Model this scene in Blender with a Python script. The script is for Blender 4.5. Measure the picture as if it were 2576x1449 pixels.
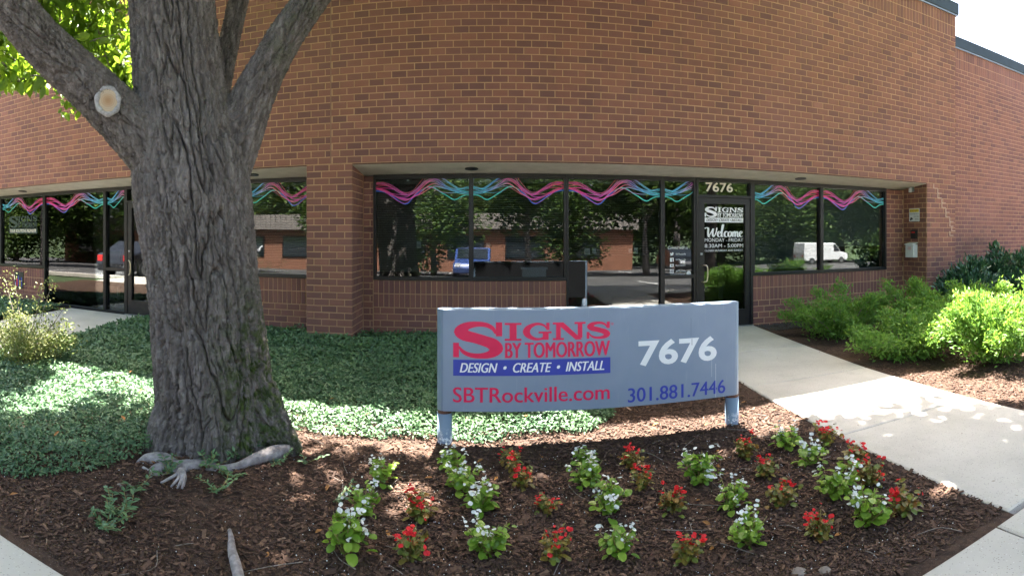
import bpy, bmesh, math, random
import numpy as np
from mathutils import Vector, Matrix
for o in list(bpy.data.objects): bpy.data.objects.remove(o)
SC = bpy.context.scene
COL = SC.collection
R = math.radians
rng = np.random.default_rng(7)
random.seed(7)

# ------------------------------------------------------------------ camera, sky, sun, exposure
CAMZ = 1.45
FP = 1385.0            # focal length of the sweep panorama in pixels of a 2576 px wide picture
cd = bpy.data.cameras.new('camera'); cam = bpy.data.objects.new('camera', cd); COL.objects.link(cam)
cam.location = (0, 0, CAMZ); cam.rotation_euler = (R(90), 0, 0)
cd.type = 'PANO'; cd.panorama_type = 'CENTRAL_CYLINDRICAL'
cd.central_cylindrical_radius = 1.0
cd.central_cylindrical_range_u_min = -1240 / FP
cd.central_cylindrical_range_u_max = 1336 / FP
cd.central_cylindrical_range_v_min = -859 / FP
cd.central_cylindrical_range_v_max = 590 / FP
cd.clip_start = .05; cd.clip_end = 2000
SC.camera = cam

SUN_EL, SUN_AZ = R(66), R(4)         # azimuth measured from +Y towards +X
world = bpy.data.worlds.new('World'); SC.world = world; world.use_nodes = True
wn = world.node_tree.nodes; wl = world.node_tree.links
sky = wn.new('ShaderNodeTexSky'); sky.sky_type = 'NISHITA'; sky.sun_disc = False
sky.sun_elevation = SUN_EL; sky.sun_rotation = SUN_AZ; sky.air_density = 1.0; sky.dust_density = 6.0; sky.ozone_density = .3
wn['Background'].inputs['Strength'].default_value = .07
wl.new(sky.outputs[0], wn['Background'].inputs['Color'])
sd = bpy.data.lights.new('sun', 'SUN'); sun = bpy.data.objects.new('sun', sd); COL.objects.link(sun)
sd.energy = 5.0; sd.angle = R(.55); sd.color = (1, .95, .87)
SV = Vector((math.sin(SUN_AZ) * math.cos(SUN_EL), math.cos(SUN_AZ) * math.cos(SUN_EL), math.sin(SUN_EL)))
sun.rotation_euler = (-SV).to_track_quat('-Z', 'Y').to_euler()
sun.location = (0, 0, 30)
SC.view_settings.view_transform = 'Standard'; SC.view_settings.look = 'None'
SC.view_settings.exposure = 3.75; SC.view_settings.gamma = 1; SC.view_settings.use_curve_mapping = False
SC.render.engine = 'CYCLES'
SC.cycles.max_bounces = 8; SC.cycles.transparent_max_bounces = 16; SC.cycles.diffuse_bounces = 4
SC.cycles.glossy_bounces = 4; SC.cycles.transmission_bounces = 6
SC.cycles.use_denoising = True; SC.cycles.sample_clamp_indirect = 6

# ------------------------------------------------------------------ measuring: photo bearings and drops -> metres
def bear(px): return (px - 1240) / FP
def FX(px, Y): return Y * math.tan(bear(px))
def FZ(px, py, Y): return CAMZ - (py - 590) * Y / math.cos(bear(px)) / FP
def PP(px, py, D):
    t = bear(px); return Vector((D * math.sin(t), D * math.cos(t), CAMZ - (py - 590) * D / FP))
def GP(px, py, z=0.0):
    D = FP * (CAMZ - z) / (py - 590); t = bear(px); return (D * math.sin(t), D * math.cos(t))

# ------------------------------------------------------------------ mesh helpers
def tag(o, label=None, cat=None, group=None, kind=None):
    if label: o['label'] = label
    if cat: o['category'] = cat
    if group: o['group'] = group
    if kind: o['kind'] = kind
    return o
def link(name, me, mat=None, parent=None):
    o = bpy.data.objects.new(name, me); COL.objects.link(o)
    if mat is not None and me is not None and not me.materials: me.materials.append(mat)
    if parent is not None: o.parent = parent
    return o
def empty(name, loc=(0, 0, 0), rz=0, label=None, cat=None, group=None, parent=None):
    o = bpy.data.objects.new(name, None); COL.objects.link(o); o.location = loc; o.rotation_euler = (0, 0, rz)
    o.empty_display_size = .2
    if parent: o.parent = parent
    return tag(o, label, cat, group)
def mk(name, V, F, smooth=False, attr=None):
    """V (n,3); F list of int arrays (m,k); attr: dict name -> per-vertex float array or (n,3) colour"""
    me = bpy.data.meshes.new(name)
    V = np.ascontiguousarray(V, dtype=np.float32)
    me.vertices.add(len(V)); me.vertices.foreach_set('co', V.ravel())
    if not isinstance(F, (list, tuple)): F = [F]
    F = [np.asarray(f, dtype=np.int32) for f in F if len(f)]
    nl = sum(f.size for f in F); npoly = sum(len(f) for f in F)
    me.loops.add(nl); me.polygons.add(npoly)
    me.loops.foreach_set('vertex_index', np.concatenate([f.ravel() for f in F]))
    tot = np.concatenate([np.full(len(f), f.shape[1], np.int32) for f in F])
    st = np.concatenate([[0], np.cumsum(tot)[:-1]]).astype(np.int32)
    me.polygons.foreach_set('loop_start', st); me.polygons.foreach_set('loop_total', tot)
    me.update(calc_edges=True)
    me.polygons.foreach_set('use_smooth', np.full(npoly, bool(smooth)))
    for k, a in (attr or {}).items():
        a = np.asarray(a, dtype=np.float32)
        if a.ndim == 1:
            at = me.attributes.new(k, 'FLOAT', 'POINT'); at.data.foreach_set('value', a)
        else:
            at = me.attributes.new(k, 'FLOAT_COLOR', 'POINT')
            if a.shape[1] == 3: a = np.concatenate([a, np.ones((len(a), 1), np.float32)], 1)
            at.data.foreach_set('color', np.ascontiguousarray(a).ravel())
    return me
BOXF = np.array([[0, 3, 2, 1], [4, 5, 6, 7], [0, 1, 5, 4], [1, 2, 6, 5], [2, 3, 7, 6], [3, 0, 4, 7]])
class MB:
    """collects boxes, prisms and tubes into one mesh"""
    def __init__(s): s.v = []; s.f = {}; s.n = 0
    def add(s, V, F):
        V = np.asarray(V, float)
        s.v.append(V)
        for f in (F if isinstance(F, (list, tuple)) else [F]):
            f = np.asarray(f)
            if f.ndim == 1: f = f[None]
            s.f.setdefault(f.shape[1], []).append(f + s.n)
        s.n += len(V); return s
    def box(s, x0, x1, y0, y1, z0, z1):
        return s.add([[x0, y0, z0], [x1, y0, z0], [x1, y1, z0], [x0, y1, z0], [x0, y0, z1], [x1, y0, z1], [x1, y1, z1], [x0, y1, z1]], BOXF)
    def prism(s, poly, o, u, v, n, d0, d1):
        """poly: 2-D outline in the (u, v) plane, extruded along n from d0 to d1"""
        P = np.array([np.asarray(o) + a * np.asarray(u) + b * np.asarray(v) for a, b in poly]); n = np.asarray(n, float); k = len(P)
        V = np.concatenate([P + n * d0, P + n * d1])
        side = np.array([[i, (i + 1) % k, k + (i + 1) % k, k + i] for i in range(k)])
        return s.add(V, [side, np.arange(k)[::-1], np.arange(k, 2 * k)])
    def tube(s, pts, rad, seg=10, cap=True):
        V, F = tube(pts, rad, seg, cap); return s.add(V, F)
    def build(s, name, mat=None, parent=None, smooth=False, bevel=0):
        me = mk(name, np.concatenate(s.v), [np.concatenate(x) for x in s.f.values()], smooth)
        o = link(name, me, mat, parent)
        if bevel:
            m = o.modifiers.new('bevel', 'BEVEL'); m.width = bevel; m.segments = 2; m.limit_method = 'ANGLE'; m.angle_limit = R(40)
        return o
def tube(pts, rad, seg=10, cap=True, squash=None):
    P = np.array([list(p) for p in pts], float); k = len(P)
    rad = np.broadcast_to(np.asarray(rad, float), (k,))
    T = np.gradient(P, axis=0); T /= np.linalg.norm(T, axis=1)[:, None] + 1e-9
    V = []; up = np.array([0, 0, 1.]) if abs(T[0, 2]) < .9 else np.array([0, 1., 0])
    a = np.linspace(0, 2 * np.pi, seg, endpoint=False)
    e1 = np.cross(T[0], up); e1 /= np.linalg.norm(e1)
    for i in range(k):
        e1 = e1 - T[i] * (e1 @ T[i]); e1 /= np.linalg.norm(e1) + 1e-9
        e2 = np.cross(T[i], e1)
        V.append(P[i] + rad[i] * (np.cos(a)[:, None] * e1 + np.sin(a)[:, None] * e2))
    V = np.concatenate(V)
    F = [np.array([[i * seg + j, i * seg + (j + 1) % seg, (i + 1) * seg + (j + 1) % seg, (i + 1) * seg + j] for i in range(k - 1) for j in range(seg)])]
    if cap: F += [np.arange(seg)[::-1][None], np.arange((k - 1) * seg, k * seg)[None]]
    return V, F
def crom(pts, n):
    """Catmull-Rom through the points, n samples in all"""
    P = np.array([list(p) for p in pts], float); k = len(P)
    Q = np.concatenate([[2 * P[0] - P[1]], P, [2 * P[-1] - P[-2]]])
    t = np.linspace(0, k - 1 - 1e-9, n); i = t.astype(int); f = (t - i)[:, None]
    p0, p1, p2, p3 = Q[i], Q[i + 1], Q[i + 2], Q[i + 3]
    return .5 * (2 * p1 + (p2 - p0) * f + (2 * p0 - 5 * p1 + 4 * p2 - p3) * f ** 2 + (3 * p1 - p0 - 3 * p2 + p3) * f ** 3)
def h3(i, j, k, s):
    with np.errstate(over='ignore'):
        h = (i.astype(np.uint32) * np.uint32(374761393) + j.astype(np.uint32) * np.uint32(668265263) + k.astype(np.uint32) * np.uint32(2147483647) + np.uint32(s * 974711 + 13))
        h = (h ^ (h >> np.uint32(13))) * np.uint32(1274126177); h = h ^ (h >> np.uint32(16)); h = h * np.uint32(2246822519); h ^= h >> np.uint32(15)
    return h
def noise(P, s=0):
    """gradient noise, about -1..1, of an (n,3) array"""
    P = np.asarray(P, float); I = np.floor(P).astype(np.int64); f = P - I; w = f * f * f * (f * (f * 6 - 15) + 10)
    out = 0
    for dx in (0, 1):
        for dy in (0, 1):
            for dz in (0, 1):
                h = h3(I[:, 0] + dx, I[:, 1] + dy, I[:, 2] + dz, s)
                gx = (h & np.uint32(1023)) / 511.5 - 1; gy = ((h >> np.uint32(10)) & np.uint32(1023)) / 511.5 - 1; gz = ((h >> np.uint32(20)) & np.uint32(1023)) / 511.5 - 1
                d = gx * (f[:, 0] - dx) + gy * (f[:, 1] - dy) + gz * (f[:, 2] - dz)
                ww = (w[:, 0] if dx else 1 - w[:, 0]) * (w[:, 1] if dy else 1 - w[:, 1]) * (w[:, 2] if dz else 1 - w[:, 2])
                out = out + d * ww
    return out * 1.3
def n2(x, y, f, s=0): return noise(np.stack([np.asarray(x) * f, np.asarray(y) * f, np.full(np.shape(x), .37)], 1), s)

def unit(a): return a / (np.linalg.norm(a, axis=-1, keepdims=True) + 1e-9)
OVATE = [(.0, .0), (.22, .72), (.5, 1.0), (.78, .62), (1.0, 0.0)]
ROUND = [(.0, .28), (.18, .85), (.5, 1.0), (.82, .8), (1.0, .25)]
LANCE = [(.0, .0), (.35, 1.0), (.7, .72), (1.0, 0.0)]
def leaves(P, T, N, L, W, prof=OVATE, fold=.25, droop=.15):
    """many folded leaves: two polygons each side of the midrib. Returns V, F, leaf index per vertex"""
    n = len(P); T = unit(T); S = unit(np.cross(T, N)); N = np.cross(S, T)
    L = np.broadcast_to(L, (n,)); W = np.broadcast_to(W, (n,))
    k = len(prof); cols = []
    for side in (1, -1):
        for (t, w) in prof:
            cols.append(P + T * (L * t)[:, None] + S * (side * W * .5 * w)[:, None] + N * ((fold * W * .5 * w) - droop * L * t * t)[:, None])
    mid0 = P; mid1 = P + T * L[:, None] - N * (droop * L)[:, None]
    midm = P + T * (L * .5)[:, None] - N * (droop * L * .25)[:, None]
    V = np.stack(cols + [mid0, midm, mid1], 1)           # n, 2k+3, 3
    m = 2 * k + 3
    fl = [2 * k + 1, 2 * k] + list(range(0, k)) + [2 * k + 2]
    fr = [2 * k + 1, 2 * k + 2] + list(range(2 * k - 1, k - 1, -1)) + [2 * k]
    base = (np.arange(n) * m)[:, None]
    F = np.concatenate([base + np.array(fl)[None], base + np.array(fr)[None]])
    return V.reshape(-1, 3), F, np.repeat(np.arange(n), m)
def leaf_obj(name, P, T, N, L, W, mat, parent=None, prof=OVATE, fold=.25, droop=.15, col=None):
    V, F, idx = leaves(P, T, N, L, W, prof, fold, droop)
    c = rng.random(len(P)) if col is None else col
    return link(name, mk(name, V, [F], False, {'v': c[idx]}), mat, parent)
def rdir(n): return unit(rng.normal(size=(n, 3)))

# ------------------------------------------------------------------ materials
class NT:
    def __init__(s, name):
        s.m = bpy.data.materials.new(name); s.m.use_nodes = True; s.t = s.m.node_tree; s.t.nodes.clear()
        s.out = s.t.nodes.new('ShaderNodeOutputMaterial')
    def n(s, typ, ins=None, **kw):
        nd = s.t.nodes.new('ShaderNode' + typ)
        for k, v in kw.items(): setattr(nd, k, v)
        for k, v in (ins or {}).items():
            if isinstance(v, bpy.types.NodeSocket): s.t.links.new(v, nd.inputs[k])
            else: nd.inputs[k].default_value = v
        return nd
    def ramp(s, fac, stops, interp='LINEAR'):
        nd = s.t.nodes.new('ShaderNodeValToRGB'); nd.color_ramp.interpolation = interp
        e = nd.color_ramp.elements
        while len(e) < len(stops): e.new(.5)
        for i, (p, c) in enumerate(stops): e[i].position = p; e[i].color = (*c, 1) if len(c) == 3 else c
        s.t.links.new(fac, nd.inputs[0]); return nd.outputs[0]
    def mix(s, fac, a, b, blend='MIX'):
        nd = s.t.nodes.new('ShaderNodeMix'); nd.data_type = 'RGBA'; nd.blend_type = blend
        for sk, v in ((nd.inputs[0], fac), (nd.inputs[6], a), (nd.inputs[7], b)):
            if isinstance(v, bpy.types.NodeSocket): s.t.links.new(v, sk)
            else: sk.default_value = (*v, 1) if isinstance(v, (tuple, list)) and len(v) == 3 else v
        return nd.outputs[2]
    def math(s, op, a, b=0.0, clamp=False):
        nd = s.t.nodes.new('ShaderNodeMath'); nd.operation = op; nd.use_clamp = clamp
        for i, v in enumerate((a, b)):
            if isinstance(v, bpy.types.NodeSocket): s.t.links.new(v, nd.inputs[i])
            else: nd.inputs[i].default_value = v
        return nd.outputs[0]
    def pos(s): return s.n('NewGeometry').outputs['Position']
    def obj(s): return s.n('TexCoord').outputs['Object']
    def noise(s, vec, scale, detail=3, rough=.55): return s.n('TexNoise', {'Vector': vec, 'Scale': scale, 'Detail': detail, 'Roughness': rough}).outputs[0]
    def attr(s, name): return s.n('Attribute', attribute_name=name)
    def bump(s, h, strength=.3, dist=.01): return s.n('Bump', {'Height': h, 'Strength': strength, 'Distance': dist}).outputs[0]
    def done(s, color, rough=.7, normal=None, metal=0.0, spec=.5, **ex):
        p = s.n('BsdfPrincipled', {'Base Color': color if isinstance(color, bpy.types.NodeSocket) else (*color, 1), 'Roughness': rough, 'Metallic': metal, 'Specular IOR Level': spec})
        if normal is not None: s.t.links.new(normal, p.inputs['Normal'])
        for k, v in ex.items(): p.inputs[k].default_value = v
        s.t.links.new(p.outputs[0], s.out.inputs[0]); return s.m
def plain(name, c, rough=.6, metal=0.0, spec=.5, vary=.12, scale=18, bump=0.0):
    t = NT(name); p = t.obj(); f = t.noise(p, scale, 4)
    d = tuple(x * (1 - vary) for x in c); l = tuple(min(1, x * (1 + vary)) for x in c)
    nrm = t.bump(t.noise(p, scale * 6, 3), bump, .004) if bump else None
    return t.done(t.ramp(f, [(.3, d), (.7, l)]), rough, nrm, metal, spec)
def leafmat(name, stops, trans=.35, rough=.45, spec=.4, tcol=None):
    t = NT(name); a = t.attr('v').outputs['Fac']; c = t.ramp(a, stops)
    c = t.mix(.35, c, t.ramp(t.noise(t.pos(), 3.0, 2), [(.3, stops[0][1]), (.7, stops[-1][1])]))
    p = t.n('BsdfPrincipled', {'Base Color': c, 'Roughness': rough, 'Specular IOR Level': spec})
    tr = t.n('BsdfTranslucent', {'Color': t.mix(.5, c, tcol) if tcol else c})
    mx = t.n('MixShader', {0: trans}); t.t.links.new(p.outputs[0], mx.inputs[1]); t.t.links.new(tr.outputs[0], mx.inputs[2])
    t.t.links.new(mx.outputs[0], t.out.inputs[0]); return t.m

M = {}
def mats():
    # brick: colour varies brick by brick ('v'), weathering in large soft patches
    t = NT('brick'); a = t.attr('v').outputs['Fac']; p = t.pos()
    c = t.ramp(a, [(0, (.140, .070, .068)), (.15, (.185, .088, .076)), (.5, (.242, .110, .086)), (.8, (.285, .126, .090)), (1, (.335, .158, .115))])
    c = t.mix(t.math('MULTIPLY', t.noise(p, 95, 5, .7), .55), c, (.13, .065, .062))
    c = t.mix(t.ramp(t.noise(p, .9, 4), [(.45, (0, 0, 0)), (.75, (.35, .35, .35))]), c, (.27, .13, .12))
    st_ = t.n('Mapping', {'Vector': p, 'Scale': (2.2, 2.2, .35)}).outputs[0]
    c = t.mix(t.ramp(t.noise(st_, 1.6, 5, .6), [(.54, (0, 0, 0)), (.74, (.45, .45, .45))]), c, (.15, .082, .07))
    M['brick'] = t.done(c, .88, t.bump(t.noise(p, 160, 5, .7), .5, .004), spec=.25)
    t = NT('mortar'); p = t.pos()
    c = t.ramp(t.noise(p, 5, 4), [(.3, (.42, .25, .15)), (.7, (.50, .31, .19))])
    c = t.mix(t.math('MULTIPLY', t.noise(p, 220, 3), .4), c, (.35, .205, .135))
    M['mortar'] = t.done(c, .95, t.bump(t.noise(p, 300, 3), .5, .003), spec=.15)
    M['sealant'] = plain('joint_sealant', (.25, .14, .10), .8)
    M['mortar_new'] = plain('mortar_new', (.52, .38, .29), .95, vary=.15, scale=40)
    M['stucco'] = plain('stucco', (.50, .47, .41), .9, vary=.1, scale=6, bump=.3)
    M['bronze'] = plain('dark_bronze_metal', (.018, .017, .018), .40, .3, vary=.25, scale=8)
    M['coping'] = plain('coping_metal', (.022, .032, .034), .45, .3, vary=.2, scale=5)
    M['flash'] = plain('flashing', (.30, .32, .34), .4, .8)
    M['steel'] = plain('rust_brown_steel', (.10, .045, .032), .7, vary=.4, scale=30)
    # window glass: half clear, half mirror, growing towards grazing
    t = NT('window_glass'); fr = t.n('Fresnel', {'IOR': 1.5}).outputs[0]
    fac = t.math('MULTIPLY', fr, 1.45, True)
    wob = t.bump(t.noise(t.pos(), 1.1, 1), .05, .02)
    g = t.n('BsdfGlossy', {'Color': (.95, .97, 1, 1), 'Roughness': .004, 'Normal': wob}); tr = t.n('BsdfTransparent', {'Color': (.62, .66, .66, 1)})
    mx = t.n('MixShader', {0: fac}); t.t.links.new(tr.outputs[0], mx.inputs[1]); t.t.links.new(g.outputs[0], mx.inputs[2]); t.t.links.new(mx.outputs[0], t.out.inputs[0]); M['glass'] = t.m
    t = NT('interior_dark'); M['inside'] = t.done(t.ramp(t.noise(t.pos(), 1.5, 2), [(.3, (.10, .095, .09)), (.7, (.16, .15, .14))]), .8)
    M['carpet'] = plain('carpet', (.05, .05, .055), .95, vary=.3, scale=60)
    M['blind'] = plain('blind_slats', (.30, .31, .28), .55, vary=.06)
    M['paper'] = plain('white_paper', (.78, .78, .76), .8, vary=.03)
    M['vinyl_white'] = plain('white_vinyl', (.80, .82, .84), .4, vary=.02)
    M['vinyl_cream'] = plain('cream_vinyl', (.70, .66, .56), .4, vary=.03)
    M['vinyl_red'] = plain('crimson_vinyl', (.72, .012, .085), .38, vary=.05, scale=4)
    M['vinyl_blue'] = plain('blue_vinyl', (.035, .055, .36), .38, vary=.06, scale=4)
    M['vinyl_dark'] = plain('dark_vinyl', (.03, .04, .045), .4)
    M['vinyl_seethru'] = plain('dark_green_vinyl', (.012, .03, .028), .4)
    t = NT('wave_film'); M['wave'] = t.done(t.attr('col').outputs['Color'], .4)
    # sign paint with faint brushing, scuffs and rain streaks
    t = NT('sign_paint'); p = t.obj()
    mp = t.n('Mapping', {'Vector': p, 'Scale': (14, 14, 1.2)}).outputs[0]
    c = t.ramp(t.noise(p, 3, 4), [(.3, (.205, .26, .35)), (.7, (.235, .29, .38))])
    c = t.mix(t.ramp(t.noise(mp, 3.0, 4, .65), [(.62, (0, 0, 0)), (.8, (.35, .35, .35))]), c, (.40, .43, .47))
    c = t.mix(t.ramp(t.noise(p, 70, 3), [(.70, (0, 0, 0)), (.78, (.4, .4, .4))]), c, (.15, .16, .19))
    M['sign'] = t.done(c, .5, t.bump(t.noise(p, 12, 3), .08, .01))
    t = NT('post_paint'); p = t.obj()
    c = t.ramp(t.noise(p, 5, 4), [(.3, (.15, .215, .30)), (.7, (.19, .255, .34))])
    zf = t.n('SeparateXYZ', {0: t.pos()}).outputs[2]
    ch = t.math('MULTIPLY', t.ramp(t.noise(p, 38, 4, .7), [(.52, (0, 0, 0)), (.60, (1, 1, 1))]), t.ramp(zf, [(.02, (1, 1, 1)), (.10, (0, 0, 0))]))
    M['post'] = t.done(t.mix(ch, c, (.62, .66, .70)), .5, t.bump(t.noise(p, 40, 3), .1, .004))
    # concrete with exposed grit
    t = NT('concrete'); p = t.pos()
    c = t.ramp(t.noise(p, 1.3, 5, .6), [(.3, (.42, .385, .335)), (.7, (.54, .495, .44))])
    vr = t.n('TexVoronoi', {'Vector': p, 'Scale': 95.0}, feature='F1')
    hu = t.n('SeparateColor', {0: vr.outputs['Color']}).outputs
    dot = t.math('LESS_THAN', vr.outputs['Distance'], .30); few = t.math('GREATER_THAN', hu[0], .62)
    c = t.mix(t.math('MULTIPLY', t.math('MULTIPLY', dot, few), .7), c, t.ramp(hu[1], [(0, (.14, .14, .15)), (.5, (.30, .24, .19)), (1, (.66, .64, .61))]))
    c = t.mix(t.ramp(t.noise(p, 6, 5, .7), [(.56, (0, 0, 0)), (.75, (.30, .30, .30))]), c, (.27, .245, .215))
    M['concrete'] = t.done(c, .9, t.bump(t.noise(p, 130, 4, .7), .45, .004), spec=.3)
    t = NT('soil'); p = t.pos()
    c = t.ramp(t.noise(p, 22, 5, .7), [(.3, (.032, .020, .015)), (.6, (.092, .055, .038)), (.8, (.16, .095, .064))])
    c = t.mix(t.ramp(t.noise(p, 1.1, 3), [(.5, (0, 0, 0)), (.68, (.55, .55, .55))]), c, (.115, .068, .045))
    c = t.mix(t.ramp(t.noise(p, 190, 2), [(.69, (0, 0, 0)), (.73, (1, 1, 1))]), c, (.42, .40, .38))
    M['soil'] = t.done(c, .95, t.bump(t.noise(p, 60, 6, .75), 1.0, .02), spec=.2)
    t = NT('bark_chips'); a = t.attr('v').outputs['Fac']
    c = t.ramp(a, [(0, (.036, .022, .016)), (.35, (.10, .055, .037)), (.65, (.18, .10, .065)), (.88, (.31, .185, .12)), (1, (.46, .33, .24))])
    M['chips'] = t.done(t.mix(t.noise(t.pos(), 40, 3), c, (.05, .032, .025)), .9, t.bump(t.noise(t.pos(), 150, 3), .5, .003), spec=.2)
    M['perlite'] = plain('perlite', (.75, .74, .72), .9, vary=.1)
    M['gravel'] = plain('dark_gravel', (.075, .065, .062), .95, vary=.5, scale=60, bump=1)
    M['twig'] = plain('dry_twig', (.19, .155, .13), .9, vary=.3, scale=30)
    M['deadleaf'] = leafmat('dead_leaf', [(0, (.20, .085, .03)), (.5, (.33, .16, .06)), (1, (.45, .20, .05))], .15, .8)
    # bark
    t = NT('bark'); p = t.pos(); o = t.obj()
    st = t.n('Mapping', {'Vector': o, 'Scale': (1, 1, .22)}).outputs[0]
    c = t.ramp(t.noise(st, 26, 6, .65), [(.28, (.082, .069, .062)), (.5, (.178, .153, .140)), (.72, (.33, .295, .275))])
    c = t.mix(t.ramp(t.noise(o, 3.2, 4), [(.5, (0, 0, 0)), (.7, (.5, .5, .5))]), c, (.23, .198, .185))
    c = t.mix(t.ramp(t.noise(o, 55, 3), [(.66, (0, 0, 0)), (.74, (.55, .55, .55))]), c, (.40, .385, .36))
    ms = t.attr('moss').outputs['Fac']
    mf = t.math('MULTIPLY', ms, t.ramp(t.noise(o, 14, 5, .7), [(.42, (0, 0, 0)), (.60, (1, 1, 1))]))
    c = t.mix(mf, c, t.ramp(t.noise(o, 30, 3), [(.3, (.035, .055, .016)), (.7, (.085, .125, .022))]))
    M['bark'] = t.done(c, .93, t.bump(t.noise(st, 70, 7, .75), 1.0, .02), spec=.2)
    t = NT('root_bark'); o = t.obj()
    M['root'] = t.done(t.ramp(t.noise(o, 22, 5, .6), [(.3, (.13, .112, .11)), (.7, (.36, .325, .32))]), .85, t.bump(t.noise(o, 60, 5), .6, .008), spec=.25)
    t = NT('cut_wood'); o = t.obj()
    ln = t.n('VectorMath', {0: o}, operation='LENGTH').outputs['Value']
    rg = t.math('SINE', t.math('ADD', t.math('MULTIPLY', ln, 520), t.math('MULTIPLY', t.noise(o, 30, 3), 6)))
    c = t.ramp(ln, [(0, (.20, .085, .035)), (.012, (.31, .165, .075)), (.035, (.41, .27, .16)), (.055, (.45, .35, .25))])
    M['cut'] = t.done(t.mix(t.math('MULTIPLY', t.math('ADD', rg, 1), .12), c, (.30, .17, .08)), .85, t.bump(t.noise(o, 150, 3), .3, .003))
    M['callus'] = plain('callus', (.33, .31, .30), .9, vary=.25, scale=60, bump=.6)
    # foliage
    M['vinca'] = leafmat('periwinkle_leaf', [(0, (.040, .090, .045)), (.4, (.070, .148, .072)), (.8, (.105, .20, .092)), (1, (.17, .27, .11))], .2, .42, .4)
    M['tree_leaf'] = leafmat('tree_leaf', [(0, (.06, .14, .02)), (.5, (.10, .20, .025)), (1, (.17, .27, .035))], .55, .42, .4, (.30, .42, .02))
    M['spirea'] = leafmat('spirea_leaf', [(0, (.075, .19, .032)), (.5, (.12, .265, .048)), (1, (.22, .37, .07))], .4, .5, .3, (.25, .38, .03))
    M['spent'] = leafmat('spent_flower', [(0, (.26, .17, .07)), (1, (.42, .32, .14))], .2, .8, .2)
    M['laurel'] = leafmat('laurel_leaf', [(0, (.018, .065, .034)), (.6, (.032, .10, .052)), (1, (.065, .15, .06))], .12, .28, .6)
    M['azalea'] = leafmat('azalea_leaf', [(0, (.08, .13, .03)), (.5, (.15, .20, .05)), (1, (.28, .27, .10))], .35, .5, .35)
    M['beg_leaf'] = leafmat('begonia_leaf', [(0, (.10, .21, .022)), (.5, (.20, .35, .032)), (1, (.36, .47, .075))], .35, .33, .5, (.25, .45, .03))
    M['beg_bronze'] = leafmat('begonia_bronze_leaf', [(0, (.09, .15, .03)), (.3, (.22, .13, .036)), (.6, (.34, .10, .03)), (1, (.20, .27, .045))], .3, .35, .5, (.3, .10, .02))
    M['beg_stem'] = plain('begonia_stem', (.20, .16, .05), .6)
    M['petal_w'] = leafmat('white_petal', [(0, (.74, .75, .72)), (1, (.86, .86, .84))], .3, .6, .3)
    M['petal_r'] = leafmat('red_petal', [(0, (.60, .010, .014)), (.6, (.76, .022, .024)), (1, (.82, .05, .06))], .3, .5, .3)
    M['pollen'] = plain('pollen', (.70, .48, .04), .7)
    M['far_leaf'] = leafmat('far_tree_leaf', [(0, (.025, .060, .012)), (.5, (.05, .105, .018)), (1, (.11, .16, .025))], .3, .5, .3)
    M['grass'] = plain('grass', (.05, .08, .025), .9, vary=.4, scale=3)
    M['asphalt'] = plain('asphalt', (.075, .072, .070), .9, vary=.18, scale=.8, bump=.4)
    M['line'] = plain('road_paint', (.72, .71, .68), .8, vary=.12, scale=5)
    M['far_brick'] = plain('far_brick', (.24, .105, .062), .9, vary=.12, scale=1.2)
    M['fascia'] = plain('ribbed_metal', (.24, .21, .19), .6, .1, vary=.08, scale=1)
    M['rubber'] = plain('rubber', (.02, .02, .02), .8)
    M['chrome'] = plain('brushed_metal', (.6, .6, .6), .3, 1.0, vary=.05)
    M['black'] = plain('black_plastic', (.018, .018, .02), .45)
    M['white_box'] = plain('white_plastic', (.66, .68, .72), .45, vary=.04)
    M['carglass'] = plain('car_glass', (.015, .02, .025), .05, spec=1)
    M['green_sign'] = plain('green_sign', (.012, .05, .04), .5)
    M['yellow'] = plain('yellow_print', (.72, .55, .03), .5)
    M['brass'] = plain('brass_handle', (.62, .54, .40), .35, .9, vary=.05)
    M['redlight'] = plain('red_print', (.6, .02, .02), .4)
mats()
# ------------------------------------------------------------------ ground
Y1, Y2, Y3 = 6.66, 7.25, 7.35        # facade plane, recessed window plane, set-back wing plane
def TZ(x, y):
    """smooth lie of the land: level by the pavement, rising a little to the building"""
    return np.clip((np.asarray(y, float) - 4.2) / 3.0, 0, 1) * .10
def bedz(x, y):
    x = np.asarray(x, float); y = np.asarray(y, float)
    z = TZ(x, y) - .012
    b = .030 * n2(x, y, .9, 3) + .016 * n2(x, y, 3.1, 4) + .012 * n2(x, y, 8, 5) + .006 * n2(x, y, 21, 6)
    edge = np.clip(np.minimum.reduce([np.abs(y - 1.68), np.where(x > 3, x - 3.70, np.abs(x - 2.30)), np.full(x.shape, 1.)]) / .35, 0.15, 1)
    under = ((x > 2.33) & (x < 3.67)) | ((x > -6.92) & (x < -5.23))
    tree = np.exp(-((x + 1.86) ** 2 + (y - 3.45) ** 2) / .7) * .05
    return z + b * edge + tree + (1 - edge) * .022 - .09 * under
def grid(xs, ys, zf):
    X, Y = np.meshgrid(xs, ys); x, y = X.ravel(), Y.ravel(); V = np.stack([x, y, zf(x, y)], 1)
    nx, ny = len(xs), len(ys); i = np.arange(nx - 1)[None] + np.arange(ny - 1)[:, None] * nx
    return V, np.stack([i, i + 1, i + 1 + nx, i + nx], -1).reshape(-1, 4)
gx = np.array([-900, -300, -120, -60, -30, -14, 0, 14, 30, 60, 120, 300, 900.])
gy = np.array([-900, -300, -120, -70, -46, -30, -16, -8, -1, 8, 20, 60, 300, 900.])
def gz(x, y): return -.16 - .045 * np.clip(-1 - y, 0, 45)
V, F = grid(gx, gy, gz); tag(link('ground', mk('ground', V, F), M['grass']), kind='structure')
xs = np.concatenate([np.arange(-12, -5.2, .08), np.arange(-5.2, 4.6, .028), np.arange(4.6, 16, .08)])
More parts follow.
